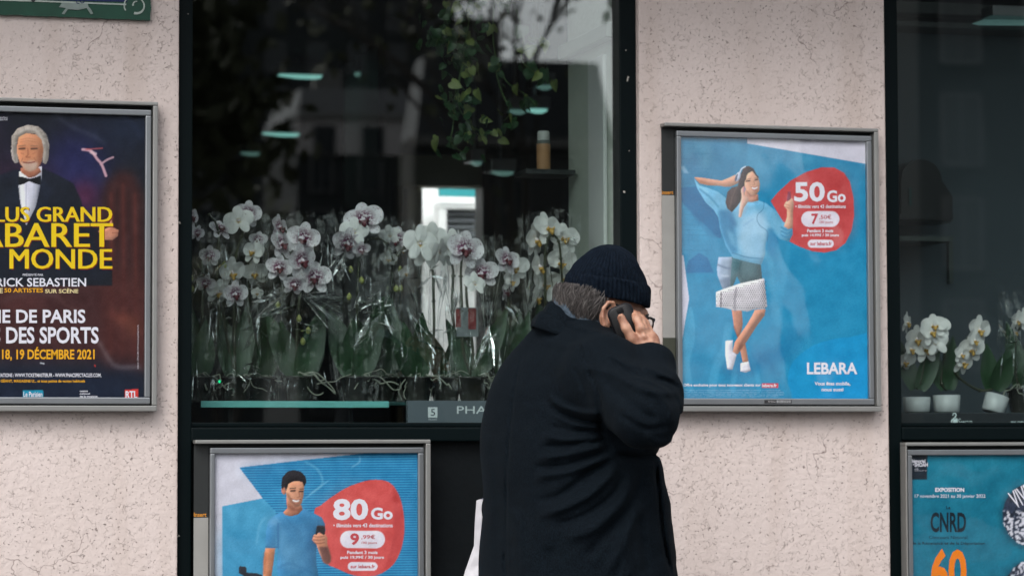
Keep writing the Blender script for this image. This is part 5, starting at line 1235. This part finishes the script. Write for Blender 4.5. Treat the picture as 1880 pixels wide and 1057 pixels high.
for key, mm, ml in (('s', M_SPK, m_lipd), ('w', M_WHT, m_lipy)):
    sep = fl_mesh('flower', [dict(cx=0, cz=.55, rx=.35, rz=.48, rot=0, cup=.05, y0=.06, wav=.02), dict(cx=-.36, cz=-.46, rx=.31, rz=.47, rot=-35, cup=.05, y0=.06), dict(cx=.36, cz=-.46, rx=.31, rz=.47, rot=35, cup=.05, y0=.06)], mm)
    p1 = fl_mesh('petal', [dict(cx=.50, cz=.14, rx=.56, rz=.56, rot=12, cup=.12, y0=-.02, wav=.035)], mm)
    p2 = fl_mesh('petal', [dict(cx=-.50, cz=.14, rx=.56, rz=.56, rot=-12, cup=.12, y0=-.02, wav=.035, ph=1)], mm)
    mb = MB(); mb.cur = 0
    mb.tube([(0,-.02,-.05),(0,-.20,-.16),(0,-.34,-.34),(0,-.30,-.48)], [.10,.14,.13,.03], 8)
    for sg in (-1,1): mb.tube([(sg*.05,-.10,-.10),(sg*.20,-.24,-.14),(sg*.22,-.38,-.02)], [.06,.11,.03], 6)
    mb.cur = 1; mb.tube([(0,0,.02),(0,-.16,.03),(0,-.24,-.06)], [.10,.10,.06], 8)
    o = mb.build('lip', [ml, m_col], None, True); lip = o.data; bpy.data.objects.remove(o)
    FL[key] = (sep, p1, p2, lip)
rnd_f = random.Random(77)
def flower(parent, pos, size, kind='s', yaw=0, pitch=0, roll=0):
    sep, p1, p2, lip = FL[kind]; fo = bpy.data.objects.new('flower', sep); COL.objects.link(fo); fo.parent = parent
    fo.location = Vector(pos)-world_loc(parent); size *= 1.08; yaw += rnd_f.uniform(-22,22); pitch += rnd_f.uniform(-14,14); fo.rotation_euler = (R(pitch), R(roll), R(yaw)); fo.scale = (size*rnd_f.uniform(.94,1.04), size, size*rnd_f.uniform(.95,1.05))
    for nm, me in (('petal', p1), ('petal', p2), ('lip', lip)):
        c = bpy.data.objects.new(nm, me); COL.objects.link(c); c.parent = fo
    return fo
m_stem = mat('orchid_stem', (.025,.030,.012), .45, var=.3, vscale=40); m_oleaf = mat('orchid_leaf', (.012,.042,.014), .38, var=.45, vscale=9, bump=.1, bscale=30); m_bud = mat('green_bud', (.28,.30,.08), .5)
m_root = mat('pale_root', (.20,.21,.17), .6, var=.3, vscale=40); m_pot = mat('brown_clear_pot', (.03,.03,.026), .2, var=.5, vscale=25); m_bark2 = mat('bark_chips', (.03,.02,.013), .8, var=.6, vscale=60)
m_wrap = glassy('cellophane', (.985,.99,.99), ior=1.38, rough=.04, bump=.8, bscale=15, dist=.02)
m_wrap2 = glassy('cellophane_fold', (.93,.95,.95), ior=1.9, rough=.12, bump=.5, bscale=30, dist=.02, base=.42)
def broadleaf(mb, p0, d, L_, w_, bend, seed=0):
    """strap leaf from p0 along d"""
    d = Vector(d).normalized(); s_ = d.cross(Vector((0,1,0))); s_ = s_ if s_.length > .2 else Vector((1,0,0)); s_.normalize(); nrm = s_.cross(d); V = []; F = []; n = 9
    for i in range(n+1):
        t_ = i/n; c = Vector(p0)+d*L_*t_+nrm*bend*t_*t_; ww = w_*math.sin(math.pi*min(1,.12+.88*t_)**.8)*.5+.002
        for k, (o_, e_) in enumerate(((-1,.25),(-.5,.06),(0,0),(.5,.06),(1,.25))): V.append(c+s_*ww*o_-nrm*ww*e_)
    for i in range(n):
        for k in range(4): F.append((i*5+k, i*5+k+1, (i+1)*5+k+1, (i+1)*5+k))
    mb.add(V, F)
def sleeve(parent, bx, by_, zb, zt, rb, wt, seed, dep=.05, lean=0, amp=.006):
    rnd = random.Random(seed); V = []; F = []; n = 44; K = 16
    ph_ = [rnd.uniform(0, 6.28) for _ in range(4)]; spk = [rnd.uniform(-.012,.02) for _ in range(n)]
    for j in range(K+1):
        t_ = j/K
        for i in range(n):
            q = 2*math.pi*i/n; rx = rb+(wt-rb)*(t_**.8); ry = rb+(dep-rb)*t_
            w2 = 1+(amp/ max(rx,.01))*(math.sin(9*q+ph_[0]+3*t_)+.7*math.sin(17*q+ph_[1]-4*t_)+.5*math.sin(5*t_*3+ph_[2]))
            V.append((bx+lean*t_+rx*w2*math.cos(q), by_+ry*w2*math.sin(q), zb+(zt-zb)*t_+(spk[i]*t_ if j == K else 0)))
    for j in range(K):
        for i in range(n): F.append((j*n+i, j*n+(i+1) % n, (j+1)*n+(i+1) % n, (j+1)*n+i))
    mb = MB(); mb.add(V, F); return mb.build('cellophane_sleeve', m_wrap, parent, False)
def folds_(parent, px, py, spread, n, seed, Y, ln=(20,60), ang=(0,360), m=None, wd=(1.5,5)):
    """stiff bright creases and loose flaps of the wrapping, around one point"""
    rnd = random.Random(seed); mb = MB()
    for i in range(n):
        a = R(rnd.uniform(*ang)); l_ = rnd.uniform(*ln); cx, cyy = px+rnd.gauss(0, spread), py+rnd.gauss(0, spread)
        e = (cx+l_*math.cos(a), cyy-l_*math.sin(a)); ww = rnd.uniform(*wd); nx_, ny_ = -math.sin(a)*ww, -math.cos(a)*ww
        yy = Y+rnd.uniform(-.02,.02); A0 = P(cx,cyy,yy); B0 = P(*e, yy+rnd.uniform(-.03,.02)); C0 = P((cx+e[0])/2+nx_,(cyy+e[1])/2+ny_, yy+rnd.uniform(-.02,.02)); D0 = P(cx+(e[0]-cx)*.35-nx_*.5, cyy+(e[1]-cyy)*.35-ny_*.5, yy+rnd.uniform(-.01,.02))
        mb.add([A0,C0,B0,D0], [(0,1,2),(0,2,3)])
    return mb.build('wrapping_fold', m or m_wrap2, parent)
ZSH = P(540,741,.16).z+.004
GRP = 'wrapped orchids in the large window'
def orchid(label, px, Y, flowers, stem, leaves=4, wrap=None, buds=(), kind='s', group=GRP, roots=5, zbase=None, pot=True, seed=1, lscale=1.0, fold=(), stem_r=.0040):
    rnd = random.Random(seed); zb = ZSH if zbase is None else zbase; b = P(px, 700, Y); t = thing('orchid', label, 'orchid', (b.x, Y, zb), group)
    ph_ = .062
    if pot:
        MB().lathe([(.030,0),(.031,.003),(.042,ph_),(.045,ph_),(.045,ph_+.004),(.041,ph_+.004),(.040,ph_-.006)], (b.x, Y, zb), 28).build('pot', m_pot, t, True)
        mb = MB()
        for i in range(46):
            q, r_ = rnd.uniform(0,6.28), .036*math.sqrt(rnd.random()); c = Vector((b.x+r_*math.cos(q), Y+r_*math.sin(q), zb+ph_-.004+rnd.uniform(0,.008))); s_ = rnd.uniform(.003,.006); a = Vector([rnd.uniform(-1,1) for _ in range(3)]).normalized()*s_; c2_ = a.orthogonal().normalized()*s_*.7
            mb.add([c-a,c+c2_,c+a,c-c2_,c+a.cross(c2_).normalized()*s_*.5], [(0,1,4),(1,2,4),(2,3,4),(3,0,4),(3,2,1,0)])
        mb.build('bark_chips', m_bark2, t)['kind'] = 'stuff'
    for i in range(roots):
        a = rnd.uniform(0, 6.28); p = Vector((b.x+.02*math.cos(a), Y-.02+.01*math.sin(a), zb+ph_+.01)); pts = [p]
        for k in range(6): a += rnd.uniform(-.8,.8); p = p+Vector((math.cos(a)*.016, -.004*rnd.random(), rnd.uniform(-.018,.006))); p.z = max(p.z, zb+.008); pts.append(p)
        MB().tube([Vector(v) for v in catmull(pts, 3)], .0011+.0008*rnd.random(), 6).build('root', m_root, t, True)
    for i in range(leaves):
        sg = -1 if i % 2 else 1; mb = MB(); broadleaf(mb, (b.x+sg*.006, Y-.004+.004*i, zb+ph_), (sg*rnd.uniform(.02,.5), rnd.uniform(-.25,.25), 1), rnd.uniform(.13,.21)*lscale, rnd.uniform(.048,.066)*lscale, rnd.uniform(-.02,.03)); mb.build('leaf', m_oleaf, t, True)
    for sp in stem:
        pts = [Vector((b.x, Y, zb+ph_))]+[P(x, y, Y+dy) for x, y, dy in sp]; q = [Vector(v) for v in catmull(pts, 6)]
        mb = MB(); mb.tube(q, [stem_r*(1-.35*i/len(q)) for i in range(len(q))], 8)
        for i in range(5, len(q)-1, 6): mb.tube([q[i], q[i]+(q[i+1]-q[i]).normalized()*.004], stem_r*1.35, 8)
        mb.build('stem', m_stem, t, True)
    for f_ in flowers:
        x, y, s_, yaw, pit = f_[:5]; k_ = f_[5] if len(f_) > 5 else kind; dy = f_[6] if len(f_) > 6 else rnd.uniform(-.03,.01)
        flower(t, P(x, y, Y-.02+dy), s_/2/700, k_, yaw+15, pit, rnd.uniform(-12,12))
    for x, y in buds:
        c = P(x, y, Y-.02); MB().lathe([(.0005,-.009),(.005,-.006),(.007,0),(.005,.006),(.0005,.011)], c, 10).build('bud', m_bud, t, True)
    if wrap:
        zt = P(px, wrap[0], Y).z; sleeve(t, b.x, Y, zb+.004, zt, .047, wrap[1]/700/2, seed, wrap[2] if len(wrap) > 2 else .055, (wrap[3] if len(wrap) > 3 else 0)/700)
    if wrap:
        mb = MB()
        for i in range(16):
            x = px+rnd.uniform(-.5,.5)*wrap[1]; y = rnd.uniform(wrap[0]+10, 700); l_ = rnd.uniform(14,70); dx_ = rnd.uniform(-.22,.22)*l_; ww = rnd.uniform(.5,2.2); yy = Y-.05+rnd.uniform(-.012,.01)
            mb.add([P(x,y,yy), P(x+dx_*.5-ww,y+l_*.5,yy-.004), P(x+dx_,y+l_,yy), P(x+dx_*.5+ww*.6,y+l_*.45,yy-.002)], [(0,1,2,3)])
        mb.build('wrapping_crease', m_wrap2, t)
    for i, fo in enumerate(fold): folds_(t, *fo[:4], seed*7+i, Y-.055, *fo[4:])
    return t
# large window, left to right
orchid('orchid cut off by the left window frame, speckled flowers at its top', 362, .24, [(350,398,40,20,0),(362,428,26,30,15),(385,470,34,-20,10),(378,520,32,0,20)], [[(372,560,0),(366,440,0),(352,400,0)],[(400,600,0),(398,480,0),(400,420,0),(382,392,0)]], 2, (400,110), seed=1, fold=[(372,500,14,9,(12,40))], buds=[(350,510),(352,530)])
orchid('orchid with a tall pair of speckled white flowers above two small ones', 432, .26, [(455,393,46,-15,-5),(438,405,50,160,0,'w'),(405,421,40,10,-25),(425,500,50,10,10,'w'),(400,535,40,-20,15,'w'),(432,540,44,15,10)], [[(412,590,0),(405,470,0),(400,425,0)],[(430,600,0),(432,480,0),(445,430,0),(452,400,0)]], 3, (408,120), seed=2, buds=[(412,487)], fold=[(385,510,18,8,(10,35)),(400,560,12,6,(10,30))])
orchid('orchid with faded small flowers behind a dark bent stem', 478, .30, [(466,462,40,-60,0,'w'),(474,440,30,-40,0),(468,500,42,-50,10,'w'),(472,538,20,-20,10,'w')], [[(458,600,0),(457,480,0),(466,440,0),(480,438,0),(487,470,0),(488,520,0)]], 3, (404,110), seed=3, fold=[(505,545,6,7,(30,60),(150,250)),(478,600,10,5,(15,40))])
orchid('orchid with the showiest cluster of six maroon centred flowers', 548, .21, [(512,418,48,25,0),(517,448,50,20,0,'s',-.01),(557,437,52,-15,0),(512,492,46,15,0,'s',-.02),(578,510,52,-25,5,'s',0),(553,478,58,0,0,'s',-.04),(541,522,40,0,20,'s',-.05)], [[(545,640,0),(548,570,0),(552,500,0),(535,440,0),(520,420,0)]], 4, (400,130), seed=4, buds=[(510,560),(549,585),(566,607),(556,627)], fold=[(562,545,4,16,(40,100),(-60,10),None,(.8,3)),(482,590,8,8,(20,50),(20,90)),(575,600,9,7,(15,40))])
orchid('orchid with two big speckled flowers high beside the arched stem', 655, .20, [(668,404,62,-10,5),(637,447,56,10,15),(650,425,50,160,0,'w'),(664,458,30,0,20)], [[(655,640,0),(657,520,0),(662,460,0),(676,440,0),(695,438,0),(712,450,0),(722,480,0)]], 4, (398,130), seed=5, buds=[(644,495),(664,515),(641,545)], fold=[(618,470,7,8,(20,60),(60,120)),(625,480,6,4,(20,40)),(682,560,14,8,(15,45))], lscale=1.15)
orchid('orchid with small half open flowers between the two arched stems', 706, .25, [(730,440,44,-50,0),(716,432,36,150,0,'w'),(738,455,34,20,30,'w'),(714,474,30,-20,30,'w'),(745,500,26,10,40,'w')], [[(718,640,0),(720,520,0),(722,470,0),(735,462,0)]], 4, (410,110), seed=6, buds=[(727,530),(736,530),(735,495)], fold=[(690,600,16,8,(15,45)),(684,560,8,6,(15,40))], lscale=1.1)
orchid('orchid with a row of white flowers seen from behind over bright green leaves', 765, .19, [(772,447,60,165,0,'w'),(792,436,52,150,-10,'w'),(808,462,44,200,0,'w'),(782,466,54,185,0,'w',.01)], [[(794,640,0),(796,540,0),(793,490,0),(780,462,0),(760,453,0),(742,455,0),(730,470,0)]], 4, (428,120), kind='w', seed=7, fold=[(750,560,5,5,(60,110),(-80,-40),None,(1,3)),(778,515,7,6,(20,50)),(755,525,10,5,(30,60),(-100,-60))], stem_r=.004)
orchid('orchid with a thick dark arch of stem turned to the right and flowers turned away', 818, .23, [(832,446,46,170,0,'w'),(822,455,40,150,0,'w'),(815,470,40,200,10,'w')], [[(836,640,0),(830,560,0),(832,500,0),(824,472,0),(805,462,0)]], 3, (440,100), kind='w', seed=8, fold=[(812,500,12,8,(30,70),(-100,-70)),(800,610,10,5,(15,35))], stem_r=.0045)
orchid('orchid with two drooping speckled flowers and a red and white tag', 868, .18, [(853,458,64,-20,0),(845,445,44,60,0),(885,502,54,-20,10),(872,520,40,160,20,'w')], [[(850,640,0),(848,560,0),(846,500,0),(850,460,0)],[(868,640,0),(858,560,0),(856,520,0)]], 2, (436,110), seed=9, fold=[(893,600,5,6,(30,90),(60,110)),(838,540,8,6,(20,50),(-100,-60))], stem_r=.0045, roots=8)
orchid('small orchid with a dark purple centred flower over a pale folded leaf', 932, .24, [(930,478,50,30,0),(946,490,48,-30,0,'w'),(938,515,40,0,20,'w'),(928,536,36,20,10)], [[(936,620,0),(932,540,0),(924,500,0),(930,478,0)]], 3, (445,90), seed=10, fold=[(930,560,8,6,(20,50),(-70,-40))])
orchid('tall all white orchid in a flared cellophane fan behind the knit cap', 1010, .26, [(982,440,58,30,0),(1005,420,60,0,-10),(1035,438,58,-25,0),(988,490,58,25,10),(1030,480,54,-15,5),(1000,520,54,10,10),(984,545,50,20,20),(1040,510,46,-30,10),(1022,545,44,0,10)], [[(1003,620,-.03),(1001,520,-.05),(1001,460,-.06),(1007,437,-.06),(1016,432,-.06),(1026,445,-.06),(1030,480,-.06),(1033,530,-.05)]], 3, (396,112), kind='w', seed=11, fold=[(968,560,6,5,(30,70),(60,100)),(1040,440,8,5,(15,30))], stem_r=.0042)
ct = thing('loose_cellophane', 'stiff star shaped cellophane bow spreading below the maroon centred flowers', 'wrapping', tuple(P(560,545,.14)))
folds_(ct, 555,540,3,20,91,.14,(40,120),(-50,5),m_wrap2,(.4,1.4)); folds_(ct, 470,585,5,8,92,.14,(30,90),(5,40),m_wrap2,(.6,5)); folds_(ct, 470,600,8,5,93,.14,(20,60),(230,290),m_wrap2,(2,7))
ct = thing('loose_cellophane', 'crumpled cellophane foot between the roots at the left of the glass shelf', 'wrapping', tuple(P(460,700,.15)))
folds_(ct, 462,690,12,16,94,.15,(8,26),(0,360),m_wrap2,(1,4)); folds_(ct, 490,715,10,10,95,.15,(8,24),(0,360),m_wrap2,(1,3))
ct = thing('loose_cellophane', 'shiny cellophane corners lying over the green leaves in the middle of the window', 'wrapping', tuple(P(690,600,.13)))
folds_(ct, 688,570,16,12,96,.13,(15,50),(200,340),m_wrap2,(1.5,7)); folds_(ct, 770,620,14,10,97,.13,(20,60),(230,320),m_wrap2,(1,5)); folds_(ct, 900,610,8,8,98,.13,(30,80),(230,280),m_wrap2,(3,10)); folds_(ct, 630,470,6,7,99,.13,(30,70),(230,300),m_wrap2,(1.5,5))
# red and white tag with a small dark label strip
tg = thing('plant_tag', 'red and white plant tag between the two drooping speckled flowers', 'tag', tuple(P(866,590,.15)))
def slabpx(name, px0, py0, px1, py1, Y, th, m, parent):
    p, q = P(px0,py0,Y), P(px1,py1,Y); return MB().box(p.x, q.x, Y, Y+th, q.z, p.z).build(name, m, parent)
slabpx('card', 838,564,878,618,.175,.001, mat('card_white', (.16,.18,.19), .5), tg); slabpx('red_field', 837,567,846,600,.173,.0015, mat('card_red', (.2,.02,.024), .4), tg); slabpx('red_field', 860,566,874,604,.173,.0015, mat('card_red'), tg)
tg = thing('plant_label', 'small dark label strip tied to the arched stem of the all white orchid', 'label', tuple(P(1018,496,.19)))
mb = MB(); V = [P(1010,488,.19), P(1010,497,.19), P(1028,503,.19), P(1028,494,.19)]; mb.add(V+[v+Vector((0,.001,0)) for v in V], [(0,1,2,3),(7,6,5,4),(0,4,5,1),(1,5,6,2),(2,6,7,3),(3,7,4,0)]); mb.build('strip', m_dark, tg)
mb = MB(); mb.tube([P(1011,497,.192), P(1013,515,.192), P(1018,540,.195)], .0012, 6); mb.build('tie', m_stem, tg)
# glass shelf with its lit green edge, and its supports
sh_ = thing('glass_shelf', 'glass shelf with bright pale green front edge carrying the wrapped orchids', 'shelf')
a, b = P(369,736,.14), P(1130,747,.14)
e0, e1 = P(369,735.5,.14), P(714,748,.14)
MB().bbox(e0.x, e1.x, .140, .146, e1.z, e0.z, .001).build('edge_strip', mat('shelf_edge_green', (.14,.42,.40), .25, var=.1, vscale=8), sh_)
MB().bbox(e0.x, b.x, .147, .42, e0.z-.010, e0.z-.001, .001).build('glass_plate', mat('shelf_glass', (.02,.05,.048), .12, var=.2), sh_)
for xx in (420, 640, 1000):
    p = P(xx, 760, .2); MB().bbox(p.x-.006, p.x+.006, .17, .36, zsill+.0125, e0.z-.011, .002).build('support', m_dark, sh_)
# box of the grower
pb = thing('plant_tray_box', 'grey cardboard tray lettered PHAL with a small white 5 label', 'box', tuple(P(750,780,.12)))
p, q = P(749,735,.118), P(1085,779,.118)
MB().bbox(p.x, q.x, .118, .126, q.z, p.z, .001).build('front_panel', mat('slate_card', (.085,.105,.125), .55, var=.12, vscale=20), pb)
MB().bbox(p.x, p.x+.004, .1265, .1395, q.z, p.z, .001).build('side_panel', mat('slate_card'), pb)
def writing(parent, m, Y, items, name='lettering'):
    mb = MB()
    for it in items: lettering(mb, *it[:5], Y=Y, bold=it[5] if len(it) > 5 else 0, rot=it[6] if len(it) > 6 else 0)
    return mb.build(name, m, parent)
m_wl = mat('white_lettering', (.62,.66,.68), .5, var=0)
writing(pb, m_wl, .1172, [('PHALAENOPSIS',839,745,1040,759,.0)])
slabpx('label_square', 786,747,803,766,.1168,.001, m_wl, pb); writing(pb, mat('slate_ink', (.05,.06,.075), .5, var=0), .1164, [('5',791,750,799,763,.01)]); writing(pb, m_wl, .1172, [('PLANT',787,768,803,771,0)])
mb = MB(); c = P(403,700,.13); mb.lathe([(.0005,-.004),(.004,0),(.0005,.004)], c, 12); lo = mb.build('status_lamp', mat('green_lamp', (.0,.3,.1), .3, var=0, emit=(.0,.6,.22), estr=1.0), None, True)
tag(lo, 'tiny glowing green lamp at the foot of the leftmost orchids', 'lamp')

# right hand window: white orchids in white pots on a dark box
G2 = 'white orchids in the right hand window'
bx = thing('swan_box', 'dark carton with a white swan emblem under the white potted orchids', 'box', tuple(P(1655,785,.16)))
p, q = P(1653,757,.15), P(2100,783,.15); ZB2 = p.z
MB().bbox(xC+.03, q.x, .15, .42, q.z, p.z, .002).build('carton', mat('black_card', (.010,.014,.018), .5, var=.2), bx)
c9 = lambda X, Y: (1740+X/13.43, 740+Y/13.43)
mb = MB()
lettering(mb, 'Swan', 262, 375, 600, 525, .1490, bold=-.01, T=c9); lettering(mb, 'BY ORC', 1565, 440, 1940, 505, .1490, bold=.02, T=c9)
def flat9(polys):
    for pl in polys:
        V = [P(*c9(x, y), .149) for x, y in pl]; mb.add(V, [tuple(range(len(V)))])
flat9(bandquads(catmull([(120,300),(140,250),(175,240),(205,270),(190,330),(140,380),(95,430),(110,490)], 4), 18, 34))
flat9([[(125,420),(160,390),(215,365),(245,380),(250,440),(240,490),(200,515),(130,510)]])
mb.build('lettering', mat('pale_blue_lettering', (.7,.8,.82), .5, var=0), bx)
m_wp = mat('white_ceramic', (.42,.44,.45), .35, var=.08)
def wpot(t, px, Y, w_, h_, zb, tilt=0):
    b = P(px, 740, Y); r_ = w_/700/2; h = h_/700
    mb = MB(); mb.lathe([(.001,0),(r_*.86,0),(r_*.92,.004),(r_,h),(r_*.94,h),(r_*.90,h-.008),(.001,h-.01)], (0,0,0), 32)
    o = mb.build('pot', m_wp, None, True); o.parent = t; o.location = Vector((b.x, Y, zb))-world_loc(t); o.rotation_euler = (0, R(tilt), 0); return b
def orchid2(label, px, flowers, stem, w_, h_, tilt=0, Y=.22, leaves=2, seed=20):
    t = orchid(label, px, Y, flowers, stem, leaves, None, (), 'w', G2, 0, ZB2+.001, False, seed, .8); wpot(t, px, Y, w_, h_, ZB2+.0015, tilt); return t
orchid2('white orchid in the white pot nearest the window frame, biggest flower cluster', 1683, [(1664,592,40,40,0),(1708,610,48,0,-5),(1682,622,48,10,5),(1715,598,44,-10,-10),(1700,640,50,-5,5),(1670,640,46,15,5),(1662,662,40,10,20)], [[(1690,700,0),(1700,650,0),(1712,610,0)]], 52, 29)
orchid2('white orchid in the middle white pot with flowers leaning over its neighbour', 1738, [(1726,600,40,-10,-5),(1718,628,46,160,0)], [[(1728,700,0),(1735,650,0),(1728,605,0)]], 52, 33, 0, .23, 3, 21)
orchid2('white orchid in the tilted white pot with a slanting row of flowers', 1822, [(1797,605,50,-10,-5),(1788,625,40,20,0),(1783,640,50,-5,0),(1765,650,34,30,0),(1768,664,50,0,10)], [[(1795,715,0),(1758,690,0),(1756,668,0),(1770,630,0),(1790,603,0)]], 46, 34, 18, .21, 3, 22)
t = orchid('small white orchid in clear cellophane at the right edge of the photo', 1876, .22, [(1868,588,36,20,0),(1884,585,40,-10,0),(1862,610,30,30,0)], [[(1868,700,0),(1862,650,0),(1872,600,0)]], 2, (542,84), kind='w', group=G2, zbase=ZB2+.001, seed=23, fold=[(1868,600,12,6,(15,45))])
# arched dark box on its ledge
ab = thing('arched_cabinet', 'dark round topped box on a narrow ledge in the right hand window', 'cabinet', tuple(P(1700,405,.62)))
p0, p1 = P(1655,405,.62), P(1748,293,.62); pts = [(p0.x,p0.z),(p1.x,p0.z),(p1.x,P(0,322,.62).z)]
cx_ = P(1692,330,.62).x; 
for q in np.linspace(0, math.pi, 18): pts.append((cx_+ (P(1729,330,.62).x-cx_)*math.cos(q), P(1700,330,.62).z+(P(1700,293,.62).z-P(1700,330,.62).z)*math.sin(q)))
pts.append((p0.x, P(0,330,.62).z)); N = len(pts); mb = MB(); mb.add([(x,.62,z) for x,z in pts]+[(x,.77,z) for x,z in pts], [tuple(range(N))[::-1], tuple(range(N,2*N))]+[(i,(i+1)%N,(i+1)%N+N,i+N) for i in range(N)])
mb.build('shell', mat('black_gloss', (.004,.005,.006), .3, var=0), ab)
slabpx('slot', 1669,345,1674,378,.612,.006, mat('slot_teal', (.02,.06,.06), .2), ab); slabpx('base_lip', 1652,392,1750,404,.60,.02, mat('black_gloss'), ab)
lg = thing('ledge', 'thin pale ledge below the arched dark box', 'ledge', tuple(P(1655,443,.64))); slabpx('board', 1652,433,1750,443,.60,.19, mat('ledge_grey', (.05,.065,.06), .6), lg)
slabpx('bracket', 1742,443,1750,520,.78,.018, mat('ledge_grey'), lg)

# hanging pothos
hp_ = thing('hanging_vine', 'trailing green and yellow vine hanging behind the glass of the large window', 'plant', tuple(P(900,-40,.55)))
rnd = random.Random(11); m_l1 = mat('vine_leaf_green', (.022,.07,.025), .35, var=.5, vscale=12); m_l2 = mat('vine_leaf_yellow', (.17,.22,.06), .4, var=.5, vscale=14)
def heart():
    V = []; F = []
    out_ = [(0,0),(.30,.16),(.50,-.08),(.46,-.40),(.28,-.75),(0,-1.12),(-.28,-.75),(-.46,-.40),(-.50,-.08),(-.30,.16)]
    mid = [(0,-.02),(0,-.4),(0,-.75)]
    V = [(x, .16*abs(x)*2-.12*z*z, z) for x, z in out_]+[(x, -.03, z) for x, z in mid]
    F = [(0,1,10),(1,2,10),(2,3,11,10),(3,4,12,11),(4,5,12),(5,6,12),(6,7,11,12),(7,8,10,11),(8,9,10),(9,0,10)]
    return V, F
lm = []
for m_ in (m_l1, m_l2):
    mb = MB(); mb.add(*heart()); o = mb.build('leaf', m_, None, True); lm.append(o.data); bpy.data.objects.remove(o)
def vine(pts, nl, jit=14, yel=.25, sz=(13,22), Y=.5):
    nl = int(nl*2.0); jit = jit*1.7; q = [P(x, y, Y+rnd.uniform(-.05,.05)) for x, y in pts]; c = [Vector(v) for v in catmull(q, 7)]; mb = MB(); mb.tube(c, .0016, 6); o = mb.build('vine_stem', mat('vine_green', (.07,.13,.04), .5), hp_)
    for i in range(nl):
        b = c[rnd.randrange(len(c))]+Vector((rnd.gauss(0, jit/700), rnd.gauss(0, .03), rnd.gauss(0, jit/900))); s_ = rnd.uniform(*sz)/700
        lf = bpy.data.objects.new('leaf', lm[1 if rnd.random() < yel else 0]); COL.objects.link(lf); lf.parent = hp_; lf.location = b-world_loc(hp_); lf.scale = (s_,)*3; lf.rotation_euler = (rnd.uniform(-.9,.5), rnd.uniform(-1.0,1.0), rnd.uniform(-1.3,1.3))
vine([(860,-30),(835,20),(812,50),(800,85)], 24, 12); vine([(880,-30),(850,30),(838,70),(845,110)], 20, 14); vine([(870,-30),(858,60),(850,110),(842,150),(836,200)], 24, 12, .25)
vine([(850,120),(840,180),(852,215),(880,240),(905,245)], 20, 10, .35); vine([(838,150),(832,230),(828,262),(850,280)], 12, 10, .2)
vine([(910,-30),(905,60),(912,110),(930,150),(960,170),(985,195)], 7, 5, .5, (18,26)); vine([(930,-30),(960,60),(958,110),(985,135),(1012,145)], 6, 6, .5, (18,28)); vine([(970,70),(998,75),(960,95)], 3, 4, .6); vine([(905,110),(918,160),(935,205),(925,222)], 5, 5, .4)
# hanging pot, above the picture
hb_ = P(885,-60,.55); MB().lathe([(.001,0),(.06,.0),(.09,.12),(.095,.12),(.095,.13),(.085,.13)], hb_, 24).build('hanging_pot', mat('terracotta', (.25,.11,.06), .7), hp_, True)
mb = MB()
for q in (0,2.1,4.2): mb.tube([hb_+Vector((.09*math.cos(q),.09*math.sin(q),.13)), hb_+Vector((0,0,3.02-hb_.z))], .0012, 5)
mb.build('cord', m_dark, hp_)
# jar on a small bracket shelf
jb = P(998,314,.50); js = thing('jar', 'clear jar with a pale cap and an orange brown label above the orchids', 'jar', tuple(jb))
MB().lathe([(.001,0),(.0165,0),(.018,.003),(.018,.080),(.014,.086),(.001,.086)], jb, 24).build('glass_body', mat('jar_glass', (.12,.14,.13), .15), js, True)
MB().lathe([(.0185,.002),(.0187,.003),(.0187,.072),(.0185,.073)], jb, 24).build('paper_label', mat('kraft_label', (.42,.22,.10), .6, var=.15), js, True)
MB().lathe([(.0155,.082),(.0165,.084),(.0165,.104),(.014,.108),(.001,.108)], jb, 24).build('cap', mat('cap_white', (.55,.57,.54), .4), js, True)
bs = thing('bracket_shelf', 'short dark shelf under the jar beside the pale wall return', 'shelf', tuple(P(965,318,.5)))
p, q = P(962,316,.46), P(1040,322,.46); MB().bbox(p.x, q.x+.02, .44, .56, q.z, jb.z-.001, .001).build('board', mat('shelf_dark', (.015,.02,.02), .4), bs)
